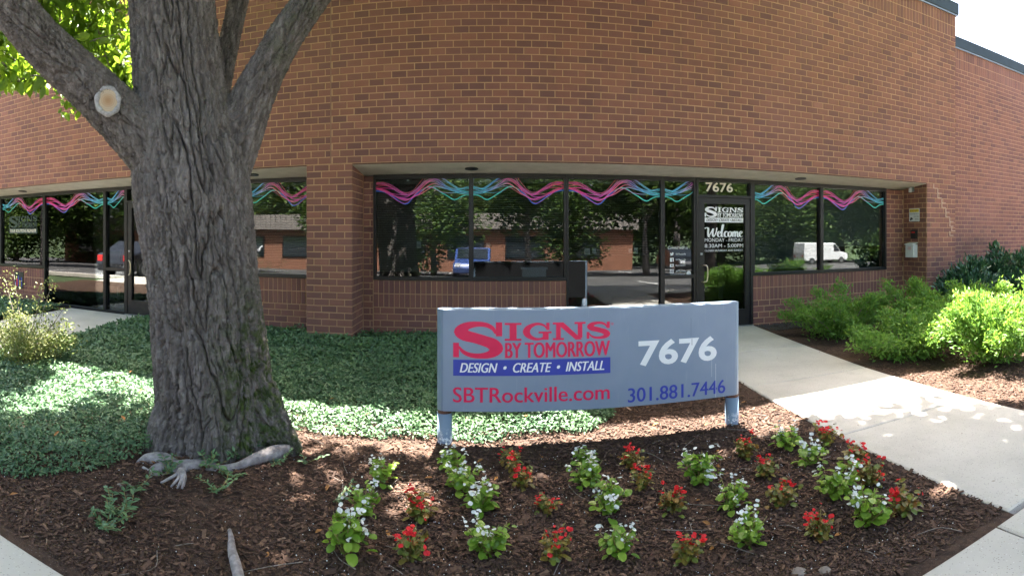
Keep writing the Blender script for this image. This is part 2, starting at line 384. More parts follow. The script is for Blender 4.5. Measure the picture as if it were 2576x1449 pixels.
ys = np.concatenate([np.arange(1.60, 4.6, .028), np.arange(4.6, 7.5, .06)])
V, F = grid(xs, ys, bedz); tag(link('mulch_bed', mk('mulch_bed', V, F, True), M['soil']), kind='structure')
lx = np.linspace(-60, 60, 5); ly = np.array([-46., -30, -16, -8, -1.0, -.62])
V, F = grid(lx, ly, lambda x, y: gz(x, y) + .03); tag(link('parking_lot', mk('parking_lot', V, F), M['asphalt']), kind='structure')
def slab(parent, x0, x1, y0, y1, zf, th=.10, tops=None):
    g = .0055; mb = MB()
    x0 += g; x1 -= g; y0 += g; y1 -= g; c = .012
    P = [(x0, y0), (x1, y0), (x1, y1), (x0, y1)]; Q = [(x0 + c, y0 + c), (x1 - c, y0 + c), (x1 - c, y1 - c), (x0 + c, y1 - c)]
    A = [(x, y, float(zf(x, y)) - th) for x, y in P]; B = [(x, y, float(zf(x, y)) - .007) for x, y in P]; Cc = [(x, y, float(zf(x, y))) for x, y in Q]
    mb.add(A + B + Cc, [np.array([[i, (i + 1) % 4, 4 + (i + 1) % 4, 4 + i] for i in range(4)]), np.array([[4 + i, 4 + (i + 1) % 4, 8 + (i + 1) % 4, 8 + i] for i in range(4)]), np.array([[8, 9, 10, 11]])])
    return mb.build('slab', M['concrete'], parent)
def walk(name, cells, zf):
    xa, xb, ya, yb = min(c[0] for c in cells), max(c[1] for c in cells), min(c[2] for c in cells), max(c[3] for c in cells)
    mb = MB(); mb.add([(x, y, float(zf(x, y)) - .095) for x, y in ((xa, ya), (xb, ya), (xb, yb), (xa, yb))], np.array([[0, 1, 2, 3]]))
    p = tag(mb.build(name, M['soil']), kind='structure')
    for c in cells: slab(p, *c, zf)
wz = lambda x, y: TZ(x, y) + .016
walk('entrance_path', [(2.30, 3.70, a, b) for a, b in ((1.69, 3.18), (3.18, 4.60), (4.60, 5.84), (5.84, 7.22))], wz)
walk('side_path', [(-6.95, -5.2, a, b) for a, b in ((1.69, 3.2), (3.2, 4.6), (4.6, 5.9), (5.9, 7.22))], wz)
walk('front_sidewalk', [(2.15 + 1.5 * k, 2.15 + 1.5 * (k + 1), -.30, 1.66) for k in range(-9, 8)], lambda x, y: .014 + 0 * x)
mb = MB(); mb.box(-40, 40, -.50, -.312, -.14, .012); tag(mb.build('kerb', M['concrete'], bevel=.02), kind='structure')
mb = MB()
for k in range(-9, 12):
    x = 2.7 * k
    for y0, y1 in ((-5.6, -1.0), (-20.5, -15.8)):
        z0, z1 = float(gz(0, y0)) + .036, float(gz(0, y1)) + .036
        mb.add([(x, y0, z0), (x + .11, y0, z0), (x + .11, y1, z1), (x, y1, z1)], np.array([[0, 1, 2, 3]]))
tag(mb.build('parking_markings', M['line']), kind='structure')

# ------------------------------------------------------------------ the brick building
BL, BC, J = .190, .085, .0120       # brick module, course, joint
house = empty('brick_building', (0, Y1, 0), label='red brown brick office building with recessed storefront windows', cat='building')
house_inv = Matrix.Translation((0, -Y1, 0))
def part(o):
    o.parent = house; o.matrix_parent_inverse = house_inv; return o
def sub(o, p):
    o.parent = p; return o          # the part above it already sits in world coordinates
bricks = []       # wall key, centre, u, n, w, h
def field(key, o, u, n, length, z0, z1, soldier_top=0, soldier_h=.1985, joints=(), start=0.0, bl=BL):
    """running bond on the rectangle that starts at o and runs along u; soldier_top rows of upright bricks end it"""
    o = np.array(o, float); u = np.array(u, float); n = np.array(n, float)
    zt = z1 - soldier_top * soldier_h
    nc = max(1, round((zt - z0) / BC)); ch = (zt - z0) / nc
    cuts = [0.0] + sorted(joints) + [length]
    for c in range(nc):
        off = start + (bl / 2 if c % 2 else 0)
        for a, b in zip(cuts[:-1], cuts[1:]):
            k = math.floor((a - off) / bl)
            while True:
                x0 = max(a, off + k * bl); x1 = min(b, off + (k + 1) * bl); k += 1
                if x0 >= b - 1e-6: break
                if x1 - x0 < .03: continue
                bricks.append((key, o + u * ((x0 + x1) / 2) + np.array([0, 0, z0 + (c + .5) * ch - o[2]]), u, n, x1 - x0 - J, ch - J))
    sw = .0715; ns = max(1, round(length / sw)); sw = length / ns
    for r in range(soldier_top):
        for k in range(ns):
            bricks.append((key, o + u * ((k + .5) * sw) + np.array([0, 0, zt + (r + .5) * soldier_h - o[2]]), u, n, sw - J * .8, soldier_h - J))
walls = {}
def wallbox(key, name, *b):
    mb = MB(); mb.box(*b); walls[key] = part(mb.build(name, M['mortar'])); return walls[key]
X_, Y_, Z_ = (1, 0, 0), (0, 1, 0), (0, 0, 1)
D = .0045
wallbox('upper', 'upper_wall', -11.5, 7.44 - D, Y1 + D, Y1 + .22, 2.342, 5.41)
field('upper', (-11.5, Y1, 0), X_, (0, -1, 0), 18.94, 2.342, 5.41, 2, joints=(9.48,))
wallbox('pier1', 'pier', -2.35 + D, -1.74 - D, Y1 + .004 + D, Y2 + .1, -.1, 2.339)
field('pier1', (-2.35, Y1 + .004, 0), X_, (0, -1, 0), .61, -.05, 2.338, bl=.61 / 3)
field('pier1', (-1.74, Y1 + .004, 0), Y_, (1, 0, 0), Y2 - Y1, -.05, 2.338, start=.09)
field('pier1', (-2.35, Y2, 0), (0, -1, 0), (-1, 0, 0), Y2 - Y1 - .004, -.05, 2.338)
wallbox('pier2', 'pier', 6.70 + D, 7.44 - D, Y1 + .004 + D, Y2 + .1, -.1, 2.339)
field('pier2', (6.70, Y1 + .004, 0), X_, (0, -1, 0), .74, -.05, 2.338, bl=.74 / 3.5)
field('pier2', (6.70, Y2, 0), (0, -1, 0), (-1, 0, 0), Y2 - Y1 - .004, -.05, 2.338)
wallbox('side', 'side_wall', 7.2, 7.44 - D - .001, Y1 + .012, Y3 + .3, 2.345, 5.409)
field('side', (7.44, Y1 + .004, 0), Y_, (1, 0, 0), Y3 - Y1, -.05, 5.41, 2)
for key, a, b, top, rows in (('low1', -1.60, .972, .838, 2), ('low2', 3.702, 6.29, .838, 2), ('low3', -11.5, -7.70, .79, 2), ('low4', -4.84, -2.351, .838, 2), ('ret1', -1.741, -1.602, 2.24, 0), ('ret2', 6.292, 6.699, 2.24, 0)):
    wallbox(key, 'return_wall' if key[0] == 'r' else 'sill_wall', a, b, Y2 + D, Y2 + .14, -.1, top - .004)
    field(key, (a, Y2, 0), X_, (0, -1, 0), b - a, -.05, top, rows, .183)
wallbox('wing', 'wing_wall', 7.43, 19, Y3 + D, Y3 + .25, -.1, 5.18)
field('wing', (7.44, Y3, 0), X_, (0, -1, 0), 11.5, -.05, 5.18, 2)
# brick meshes: a box without a back whose front edge is worn round; the nearest 300 are single objects, the rest one mass per wall
def brick_arrays(W, H, N):
    n = len(W); q = .0035; V = np.zeros((n, 12, 3))
    for i, (a, b) in enumerate(((-1, -1), (1, -1), (1, 1), (-1, 1))):
        V[:, i] = np.stack([a * W / 2, np.full(n, -.022), b * H / 2], 1)
        V[:, 4 + i] = np.stack([a * W / 2, np.full(n, -q), b * H / 2], 1)
        V[:, 8 + i] = np.stack([a * (W / 2 - q), np.zeros(n), b * (H / 2 - q)], 1)
    return V
BF = np.array([[i, (i + 1) % 4, 4 + (i + 1) % 4, 4 + i] for i in range(4)] + [[4 + i, 4 + (i + 1) % 4, 8 + (i + 1) % 4, 8 + i] for i in range(4)] + [[8, 9, 10, 11]])
def vis_size(b):
    k, c, u, n, w, h = b
    d = np.array([0, 0, CAMZ]) - c; L = np.linalg.norm(d); f = float(d @ n) / L
    if f <= 0.02: return 0
    t = math.atan2(c[0], c[1])
    if not -.88 < t < .95 or (c[2] - CAMZ) / math.hypot(c[0], c[1]) > .42: return 0
    if -.66 < t < -.36: return 0                       # behind the trunk
    if c[2] < .45 + .2 * (c[1] > 7): return 0
    return w * h * f / (L * L)
order = sorted(range(len(bricks)), key=lambda i: -vis_size(bricks[i]))
single = set(order[:300]); cache = {}
bc = rng.beta(2.2, 2.2, len(bricks)); bc = np.where(rng.random(len(bricks)) < .09, bc * .22, bc)
rest = {}
for i, (k, c, u, n, w, h) in enumerate(bricks):
    jit = rng.normal(0, .0011)
    if i in single:
        q = (round(w, 2), round(h, 3), int(bc[i] * 5.99))
        if q not in cache:
            V = brick_arrays(np.array([w]), np.array([h]), None)[0]
            me = mk('brick', V, [BF], False, {'v': np.full(12, (q[2] + .5) / 6)}); me.materials.append(M['brick']); cache[q] = me
        o = bpy.data.objects.new('brick', cache[q]); COL.objects.link(o)
        o.parent = walls[k]
        if u[0] * n[1] - u[1] * n[0] < 0: u = -u
        M3 = Matrix.Identity(4)
        for r in range(3): M3[r][0] = u[r]; M3[r][1] = n[r]; M3[r][2] = (0, 0, 1)[r]; M3[r][3] = c[r] + n[r] * jit
        o.matrix_basis = M3
    else: rest.setdefault(k, []).append((c + n * jit, u, n, w, h, bc[i]))
for k, L in rest.items():
    C = np.array([x[0] for x in L]); U = np.array([x[1] for x in L]); N = np.array([x[2] for x in L])
    V = brick_arrays(np.array([x[3] for x in L]), np.array([x[4] for x in L]), None); n = len(L)
    tl = rng.normal(0, .006, (n, 2))
    V[:, :, 1] += V[:, :, 0] * tl[:, :1] + V[:, :, 2] * tl[:, 1:]
    Wd = C[:, None] + V[:, :, :1] * U[:, None] + V[:, :, 1:2] * N[:, None] + V[:, :, 2:] * np.array([0, 0, 1.])
    # winding depends on the handedness of (u, n)
    F = (np.arange(n) * 12)[:, None, None] + BF[None]
    o = link('bricks', mk('bricks', Wd.reshape(-1, 3), [F.reshape(-1, 4)], False, {'v': np.repeat(np.array([x[5] for x in L]), 12)}), M['brick'])
    sub(o, walls[k]); o['kind'] = 'stuff'
mb = MB(); mb.box(-2.0272, -2.0128, Y1 - .0012, Y1 + .006, 2.345, 5.40); sub(mb.build('expansion_joint', M['sealant']), walls['upper'])
# pale re-pointed joints stepping down the end pier
mb = MB()
cz = 2.338
for i in range(11):
    z = cz - i * .0824; x = 6.86 + .052 * min(i, 8) + (.05 if i % 2 else 0)
    mb.box(x, x + .016, Y1 - .0005, Y1 + .01, z - .075, z - .004)
    mb.box(x, min(x + .105, 7.43), Y1 - .0005, Y1 + .01, z - .0865, z - .0755)
sub(mb.build('repointed_mortar', M['mortar_new']), walls['pier2'])
# copings, lintels, soffits, roof
mb = MB(); mb.box(-11.6, 7.48, Y1 - .045, Y1 + .35, 5.432, 5.64); cop = part(mb.build('coping', M['coping'], bevel=.008))
mb = MB(); mb.box(-11.6, 7.47, Y1 - .03, Y1 + .1, 5.408, 5.431); sub(mb.build('drip_edge', M['flash']), cop)
mb = MB(); mb.box(7.48, 19.1, Y3 - .045, Y3 + .35, 5.202, 5.41); cop2 = part(mb.build('coping', M['coping'], bevel=.008))
mb = MB(); mb.box(7.45, 19.1, Y3 - .03, Y3 + .1, 5.178, 5.201); sub(mb.build('drip_edge', M['flash']), cop2)
mb = MB(); mb.box(7.484, 19, Y3 + .36, 22, 5.0, 5.2); mb.box(-11.5, 7.2, Y1 + .36, 22, 5.1, 5.3); mb.box(-11.6, 19, 21.8, 22, -.2, 5.0); mb.box(-11.6, -11.5, Y1 + .3, 21.8, -.2, 5.4); part(mb.build('roof', M['coping']))
for a, b in ((-11.5, -2.351), (-1.739, 6.699)):
    mb = MB(); mb.box(a, b, Y1 + .002, Y1 + .13, 2.322, 2.338); part(mb.build('lintel', M['steel']))
    mb = MB()
    ya, yb, za, zb = Y1 + .02, Y2 + .06, 2.318, 2.252
    mb.add([(a, ya, za), (b, ya, za), (b, yb, zb), (a, yb, zb), (a, ya, za + .01), (b, ya, za + .01), (b, yb, zb + .06), (a, yb, zb + .06)], BOXF)
    so = part(mb.build('soffit', M['stucco']))
    for px in ((-.27, 4.36) if a > -5 else (-3.25, -8.0)):
        m2 = MB(); an = np.linspace(0, 2 * np.pi, 18, endpoint=False); zc = 2.283
        m2.prism([(.085 * math.cos(t), .085 * math.sin(t)) for t in an], (px, Y1 + .31, zc), X_, (0, 1, -.1), (0, 0, -1), -.01, .006)
        sub(m2.build('recessed_light', M['black']), so)
mb = MB(); mb.box(-11.5, -2.352, Y2 + .03, Y2 + .5, 2.256, 2.9); mb.box(-1.738, 6.698, Y2 + .03, Y2 + .5, 2.256, 2.9); part(mb.build('window_head', M['bronze']))
# interior: closed dark rooms
mb = MB()
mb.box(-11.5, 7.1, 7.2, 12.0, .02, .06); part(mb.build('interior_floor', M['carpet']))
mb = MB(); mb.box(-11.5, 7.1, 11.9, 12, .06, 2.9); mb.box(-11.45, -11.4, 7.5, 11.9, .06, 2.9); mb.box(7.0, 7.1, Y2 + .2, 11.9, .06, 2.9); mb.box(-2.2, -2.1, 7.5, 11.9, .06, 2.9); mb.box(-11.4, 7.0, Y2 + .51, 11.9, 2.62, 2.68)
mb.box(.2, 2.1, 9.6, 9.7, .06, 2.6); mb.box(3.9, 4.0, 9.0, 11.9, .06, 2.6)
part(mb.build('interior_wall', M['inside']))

# ------------------------------------------------------------------ lettering
def txtmesh(body, bold=0.0, shear=0.0, space=1.0):
    cu = bpy.data.curves.new('t', 'FONT'); cu.body = body; cu.offset = bold; cu.shear = shear; cu.space_character = space; cu.resolution_u = 4
    ob = bpy.data.objects.new('t', cu); COL.objects.link(ob)
    dg = bpy.context.evaluated_depsgraph_get(); me = bpy.data.meshes.new_from_object(ob.evaluated_get(dg))
    bpy.data.objects.remove(ob); V = np.array([v.co[:2] for v in me.vertices]); F = [tuple(p.vertices) for p in me.polygons]
    bpy.data.meshes.remove(me); V -= V.min(0); V /= V.max(0); return V, F
class Plane:
    """a flat face to letter on: o = lower corner, u to the reader's right hand, v up, n towards the reader"""
    def __init__(s, o, u, n): s.o = np.array(o, float); s.u = np.array(u, float); s.v = np.array([0, 0, 1.]); s.n = np.array(n, float)
    def p(s, a, b, d): return s.o + a * s.u + b * s.v + d * s.n
def lettering(parent, pl, polys, mat, name='lettering', d=.0012, fit=None):
    """polys: list of 2-D polygons in plane metres (or 0..1 fitted to the box x, y, w, h)"""
    V = []; F = {}; n = 0
    for k, P in enumerate(polys):
        for a, b in P:
            if fit: a, b = fit[0] + a * fit[2], fit[1] + b * fit[3]
            V.append(pl.p(a, b, d + 2e-4 * ((k * 37) % 17) / 17))
        F.setdefault(len(P), []).append(list(range(n, n + len(P)))); n += len(P)
    return link(name, mk(name, np.array(V), [np.array(x) for x in F.values()]), mat, None), parent
def attach(t):
    o, p = t; o.parent = p
    if p.parent is None: o.matrix_parent_inverse = p.matrix_basis.inverted()
    return o
def word(parent, pl, body, x, y, w, h, mat, bold=0.0, shear=0.0, d=.0012, space=1.0, gap=.30, fat=0.0):
    V, F = txtmesh(body, bold, shear, space)
    V = np.array([[x + a * w, y + b * h] for a, b in V]); F = sorted(F, key=lambda f: min(V[i][0] for i in f))
    groups = [[]]; right = None                    # words are lettered one by one
    for f in F:
        lo, hi = min(V[i][0] for i in f), max(V[i][0] for i in f)
        if right is not None and lo - right > gap * h: groups.append([])
        groups[-1].append(f); right = hi if right is None or not groups[-1][:-1] else max(right, hi)
    for g in groups:
        P = np.array([pl.p(V[i][0] + dx * h, V[i][1], d + 1.6e-4 * ((k * 37) % 11) / 11 + 2e-4 * j) for j, dx in enumerate((0,) if not fat else (-fat, fat)) for k, f in enumerate(g) for i in f])
        me = mk('lettering', P, [np.arange(len(P)).reshape(-1, 3)])
        attach((link('lettering', me, mat), parent))
def stroke(pts, wid, n=28):
    C = crom(pts, n); k = len(pts); w = np.interp(np.linspace(0, k - 1, n), range(k), np.broadcast_to(wid, (k,)))
    T = np.gradient(C, axis=0); T /= np.linalg.norm(T, axis=1)[:, None] + 1e-9; N = np.stack([-T[:, 1], T[:, 0]], 1)
    A = C + N * w[:, None] / 2; B = C - N * w[:, None] / 2
    return [[tuple(B[i]), tuple(B[i + 1]), tuple(A[i + 1]), tuple(A[i])] for i in range(n - 1)]
def rect(a, b, c, d): return [[(a, c), (b, c), (b, d), (a, d)]]
LET = {
    'S': stroke([(.84, .66), (.79, .80), (.66, .90), (.47, .925), (.26, .87), (.15, .735), (.24, .62), (.44, .55), (.62, .475), (.78, .39), (.85, .25), (.75, .12), (.55, .07), (.35, .09), (.20, .18), (.11, .33)],
                [.03, .09, .12, .14, .20, .27, .29, .27, .27, .29, .28, .20, .14, .12, .09, .03], 60)
         + rect(.845, .97, .60, .975) + rect(.0, .115, .03, .42),
    'I': rect(.30, .70, .10, .90) + rect(.02, .98, 0, .11) + rect(.02, .98, .89, 1),
    'G': stroke([(.84, .64), (.76, .82), (.60, .925), (.42, .91), (.22, .74), (.145, .5), (.22, .26), (.42, .09), (.60, .075), (.74, .15), (.79, .30)],
                [.03, .08, .13, .16, .22, .24, .22, .16, .12, .12, .10], 44) + rect(.82, .93, .58, .99) + rect(.70, .90, .03, .42) + rect(.56, 1.0, .40, .50),
    'N': rect(.10, .24, .1, .9) + rect(0, .34, 0, .11) + rect(0, .22, .89, 1) + rect(.76, .90, .1, .9) + rect(.66, 1, .89, 1) + [[(.08, 1), (.32, 1), (.90, 0), (.70, 0)]],
}
def fitpoly(ps, x, y, w, h): return [[(x + a * w, y + b * h) for a, b in P] for P in ps]
def logo(parent, pl, x, y, w, h, mat, barmat, bartext, tagmat, d=.0012):
    S = fitpoly(LET['S'], x, y + .32 * h, .318 * w, .68 * h)
    for ch, a, b in (('I', .322, .432), ('G', .434, .620), ('N', .628, .838), ('S', .845, 1.0)):
        S += fitpoly(LET[ch], x + a * w, y + .645 * h, (b - a) * w, .325 * h)
    attach(lettering(parent, pl, S, mat, d=d))
    word(parent, pl, 'BY TOMORROW', x + .330 * w, y + .325 * h, .664 * w, .285 * h, mat, 0, d=d, fat=.035)
    if barmat: attach(lettering(parent, pl, fitpoly(rect(0, 1, 0, 1), x, y, w, .295 * h), barmat, 'tagline_bar', d=d))
    word(parent, pl, bartext, x + .043 * w, y + .062 * h, .915 * w, .175 * h, tagmat, 0, .28, d=d + .0012, fat=.03)

# ------------------------------------------------------------------ storefront windows and doors
FY = Y2 - .01; GY = Y2 + .045
WAVE_A = [(0, -.10, 0), (.10, -.12, .12), (.27, -.215, .25), (.36, -.23, .33), (.46, -.15, .45), (.55, -.05, .55), (.63, -.02, .62), (.74, -.09, .72), (.88, -.165, .88), (1, -.165, 1)]
WCOL = np.array([(.70, .03, .12), (.78, .03, .22), (.72, .04, .42), (.74, .05, .42), (.70, .08, .34), (.72, .15, .18), (.42, .16, .55), (.10, .36, .66), (.06, .45, .62), (.06, .52, .60)])
def wave(win, x0, x1, zt, flip, u0=0.0, u1=1.0):
    """bundle of printed strands that swing across the top of a pane"""
    V = []; F = []; C = []; n = 48; t = np.linspace(u0, u1, n)
    ctl = np.array(WAVE_A); base = crom(ctl[:, [0, 1]], 200); bu, bz = base[:, 0], base[:, 1]
    r = np.random.default_rng(5 if flip else 6)
    for s in range(16):
        q = (s - 7.5) / 7.5; sp = .026 + .062 * np.abs(np.sin(np.pi * (t * 2.05 + .15)))
        z = np.interp(np.clip(t + .018 * np.sin(s * 2.1), 0, 1), bu, bz) + q * sp + .014 * np.sin(t * 15 + s * 1.3) + .02 * np.sin(t * 6.3 + s * .7)
        col = np.stack([np.interp(np.clip(t + r.normal(0, .06), 0, 1), np.linspace(0, 1, 10), WCOL[:, k]) for k in range(3)], 1)
        if s in (0, 1): z = z - .045 * np.exp(-((t - .33) / .09) ** 2) - .07 * np.exp(-((t - .86) / .08) ** 2) * (s == 0)
        if s == 0: col = np.where((t < .5)[:, None], np.array([.02, .13, .62]), np.array([.05, .50, .45]))
        if s in (13, 15): col = col * .5 + np.array([.42, .10, .04]) * .5 * (t < .62)[:, None] + col * .5 * (t >= .62)[:, None]
        if s in (4, 10): col = col * .55 + np.array([.20, .32, .55]) * .3
        if s in (6, 12, 14): col = col * .5 + np.array([.18, .04, .36]) * .4
        w = (.0022 + .0055 * r.random() ** 1.5) * (1 - .2 * np.abs(q)) * (1 + .25 * np.sin(t * 9 + s))
        if s in (0,): w = w * 0 + .008
        tt = (t - u0) / (u1 - u0); tt = 1 - tt if flip else tt
        x = x0 + tt * (x1 - x0); y = np.full(n, GY - .0035 - .00025 * s)
        b = len(V) * 0 + sum(len(v) for v in V)
        V.append(np.concatenate([np.stack([x, y, zt + z + w], 1), np.stack([x, y, zt + z - w], 1)])); C += [col, col]
        i = np.arange(n - 1); F.append(np.stack([b + i, b + i + 1, b + n + i + 1, b + n + i], 1))
    o = link('wave_graphic', mk('wave_graphic', np.concatenate(V), [np.concatenate(F)], False, {'col': np.concatenate(C)}), M['wave'])
    return sub(o, win)
def window(x0, x1, z0, z1, blind=None, wav=None, rail=None, fb=.028, name='window', tilt=40):
    g = .0007; mb = MB(); x0 += g; x1 -= g
    mb.box(x0, x0 + fb, FY, FY + .10, z0, z1); mb.box(x1 - fb, x1, FY, FY + .10, z0, z1)
    mb.box(x0 + fb, x1 - fb, FY, FY + .10, z1 - .055, z1); mb.box(x0 + fb, x1 - fb, FY, FY + .10, z0, z0 + .045)
    if rail: mb.box(x0 + fb, x1 - fb, FY + .002, FY + .098, rail - .025, rail + .025)
    w = part(mb.build(name, M['bronze']))
    segs = [(z0 + .045, z1 - .055)] if not rail else [(z0 + .045, rail - .025), (rail + .025, z1 - .055)]
    for a, b in segs:
        m = MB(); m.box(x0 + fb - .004, x1 - fb + .004, GY, GY + .006, a - .004, b + .004); sub(m.build('pane', M['glass']), w)
    if blind:
        zb, dens = blind; m = MB(); zt = z1 - .06; k = int((zt - .05 - zb) / .024)
        m.box(x0 + fb, x1 - fb, GY + .05, GY + .09, zt - .05, zt)
        c, s = math.cos(R(tilt)) * .0125, math.sin(R(tilt)) * .0125
        for i in range(k):
            z = zt - .06 - i * .024; y = GY + .07
            m.add([(x0 + fb + .004, y - c, z - s), (x1 - fb - .004, y - c, z - s), (x1 - fb - .004, y, z + .0015), (x0 + fb + .004, y, z + .0015), (x1 - fb - .004, y + c, z + s), (x0 + fb + .004, y + c, z + s)], np.array([[0, 1, 2, 3], [3, 2, 4, 5]]))
        for xx in (x0 + .25, x1 - .25): m.box(xx, xx + .003, GY + .0685, GY + .0715, zb, zt - .05)
        o = sub(m.build('blind', M['blind']), w); o['kind'] = 'stuff'
    if wav is not None: wave(w, x0 + fb, x1 - fb, z1 - .055, *wav)
    return w
HZ = 2.25
xs7 = dict(a=-1.595, b=-.288, c=.974, d=2.309, e=2.797, f=3.700, g=4.93, h=6.285)
win1 = window(-1.600, -.288, .84, HZ, (.93, 1), (False,))
win2 = window(-.288, .972, .84, HZ, (1.05, 1), (True,), tilt=28)
win3 = window(.974, 2.309, .11, HZ, (1.15, 1), (False,), tilt=12)
win4s = window(2.309, 2.797, .11, HZ, None, (True, .66, 1.0), rail=.86)
win4 = window(3.702, 4.93, .84, HZ, (.90, 1), (True,), tilt=52)
win5 = window(4.93, 6.288, .84, HZ, (1.25, 1), (False,), tilt=68)
wl0 = window(-10.4, -9.04, .80, HZ, (.95, 1), (False,)); wl1 = window(-9.04, -7.702, .80, HZ, (.88, 1), (True,), tilt=70)
wl2 = window(-7.698, -6.17, .11, HZ, None, (False,)); wl3 = window(-6.17, -5.706, .11, HZ, None, (True, .55, 1.0), rail=.86)
wl4 = window(-4.836, -3.58, .84, HZ, (.95, 1), (False,)); wl5 = window(-3.58, -2.352, .84, HZ, (.95, 1), (True,), tilt=35)
def door(x0, x1, lead):
    mb = MB(); zt = 1.98
    mb.box(x0 + .002, x0 + .035, FY - .01, FY + .10, .11, HZ); mb.box(x1 - .045, x1 - .001, FY - .01, FY + .10, .11, HZ)
    mb.box(x0 + .035, x1 - .045, FY - .01, FY + .10, HZ - .045, HZ); mb.box(x0 + .035, x1 - .045, FY - .01, FY + .10, zt, zt + .035)
    fr = part(mb.build('door_frame', M['bronze']))
    m = MB(); m.box(x0 + .03, x1 - .04, GY, GY + .006, zt + .03, HZ - .04); sub(m.build('transom_pane', M['glass']), fr)
    a, b = x0 + .042, x1 - .052
    mb = MB(); mb.box(a, a + .085, FY, FY + .05, .13, zt - .006); mb.box(b - .075, b, FY, FY + .05, .13, zt - .006)
    mb.box(a + .085, b - .075, FY, FY + .05, zt - .09, zt - .006); mb.box(a + .085, b - .075, FY, FY + .05, .13, .36)
    dr = part(mb.build('door', M['bronze']))
    m = MB(); m.box(a + .08, b - .07, GY - .02, GY - .014, .355, zt - .085); sub(m.build('pane', M['glass']), dr)
    m = MB(); hx = a + .05
    m.tube(crom([(hx, FY, 1.02), (hx + .01, FY - .05, 1.02), (hx + .05, FY - .062, 1.0), (hx + .062, FY - .062, .90), (hx + .05, FY - .062, .80), (hx + .01, FY - .05, .78), (hx, FY, .78)], 26), .011, 10)
    sub(m.build('handle', M['brass'], smooth=True), dr)
    m = MB(); m.box(a + .022, a + .055, FY - .006, FY, 1.16, 1.19); m.tube([(a + .038, FY - .014, 1.175), (a + .038, FY - .001, 1.175)], .016, 14); sub(m.build('lock_cylinder', M['flash']), dr)
    m = MB(); m.box(x0 + .01, x1 - .01, FY - .05, FY + .09, .105, .128); sub(m.build('threshold', M['flash']), fr)
    return fr, dr
f1, d1 = door(2.799, 3.700, 1)
f2, d2 = door(-5.704, -4.838, 0)
GP_ = Plane((0, GY, 0), X_, (0, -1, 0)); DP = Plane((0, GY - .02, 0), X_, (0, -1, 0))
word(f1, GP_, '7676', FX(1778, Y2), 2.065, FX(1847, Y2) - FX(1778, Y2), .135, M['vinyl_cream'], .02)
lx0, lx1 = 2.945, 3.555; lw = lx1 - lx0
logo(d1, DP, lx0, 1.625, lw, .225, M['vinyl_white'], M['vinyl_white'], 'DESIGN • CREATE • INSTALL', M['vinyl_dark'])
WEL = []
def wl(pts, w=.085, n=22):
    global WEL; WEL += stroke(pts, w, n)
wl([(.0, .66), (.04, .74), (.09, .70), (.085, .35), (.10, .10), (.13, .10)], .05); wl([(.10, .10), (.16, .40), (.215, .68)], .03); wl([(.215, .68), (.20, .35), (.215, .12), (.24, .10)], .05); wl([(.24, .10), (.29, .42), (.31, .74)], .03)
def el(x): wl([(x, .26), (x + .055, .33), (x + .075, .43), (x + .045, .48), (x + .012, .40), (x + .005, .22), (x + .035, .08), (x + .09, .14)], [.02, .03, .03, .035, .045, .05, .04, .02])
el(.325); wl([(.405, .12), (.445, .45), (.485, .90), (.475, .98), (.455, .93), (.437, .5), (.43, .2), (.445, .08), (.48, .14)], [.02, .03, .03, .035, .04, .05, .05, .04, .02])
wl([(.575, .42), (.555, .48), (.52, .42), (.505, .25), (.525, .09), (.56, .09), (.60, .16)], [.04, .035, .045, .05, .045, .035, .02])
wl([(.65, .47), (.615, .40), (.605, .22), (.635, .08), (.675, .16), (.69, .34), (.665, .47), (.64, .47)], [.03, .045, .05, .04, .045, .05, .03, .03])
wl([(.72, .46), (.725, .25), (.722, .08)], .045); wl([(.728, .25), (.765, .47), (.785, .42), (.782, .08)], [.02, .035, .045, .045]); wl([(.79, .25), (.825, .47), (.848, .42), (.845, .18), (.86, .07), (.885, .14)], [.02, .035, .045, .045, .04, .02])
el(.895)
attach(lettering(d1, DP, fitpoly(WEL, lx0, 1.40, lw, .20), M['vinyl_white']))
word(d1, DP, 'MONDAY - FRIDAY', lx0, 1.345, lw, .052, M['vinyl_white'], 0)
word(d1, DP, '8:30AM - 5:00PM', lx0, 1.262, lw, .054, M['vinyl_white'], 0)
word(d1, DP, 'CLOSED SATURDAY AND SUNDAY', lx0, 1.205, lw, .030, M['vinyl_white'], 0)
cx = 2.40
word(win4s, GP_, 'Connect with us', cx, 1.245, .30, .045, M['vinyl_white'], 0, .35)
for i, (nm, z) in enumerate((('SBTRockville', 1.165), ('SBTRockville', 1.085), ('RockvilleSBT', 1.005), ('SBTRockville', .925))):
    word(win4s, GP_, nm, cx + .115, z, .15, .024, M['vinyl_white'], 0)
    x, y = cx + .03, z - .016; q = .055
    if i == 0: ic = [[(0, .1), (.35, .05), (.75, .2), (.92, .6), (1, .8), (.85, .85), (.7, .98), (.5, .85), (.48, .65), (.2, .75), (.05, .9), (.08, .5), (.2, .3)]]
    elif i == 1: ic = rect(0, .55, 0, 1) + rect(.75, 1, 0, 1) + rect(.55, .75, .82, 1) + rect(.55, .62, .5, .62)
    elif i == 2: ic = rect(0, 1, .72, .9) + rect(0, 1, .1, .28) + rect(0, .38, .28, .72) + rect(.66, 1, .28, .72)
    else: ic = rect(0, 1, .86, 1) + rect(0, 1, 0, .14) + rect(0, .14, .14, .86) + rect(.86, 1, .14, .86) + stroke([(.5 + .22 * math.cos(a), .5 + .22 * math.sin(a)) for a in np.linspace(0, 6.28, 12)], .11, 20)
    attach(lettering(win4s, GP_, fitpoly(ic, x, y, q, q), M['vinyl_white'], 'icon'))
word(win4s, GP_, 'NO SOLICITING', cx + .04, .895 - .02, .21, .024, M['vinyl_white'], 0)
an = np.linspace(0, 2 * np.pi, 22, endpoint=False)
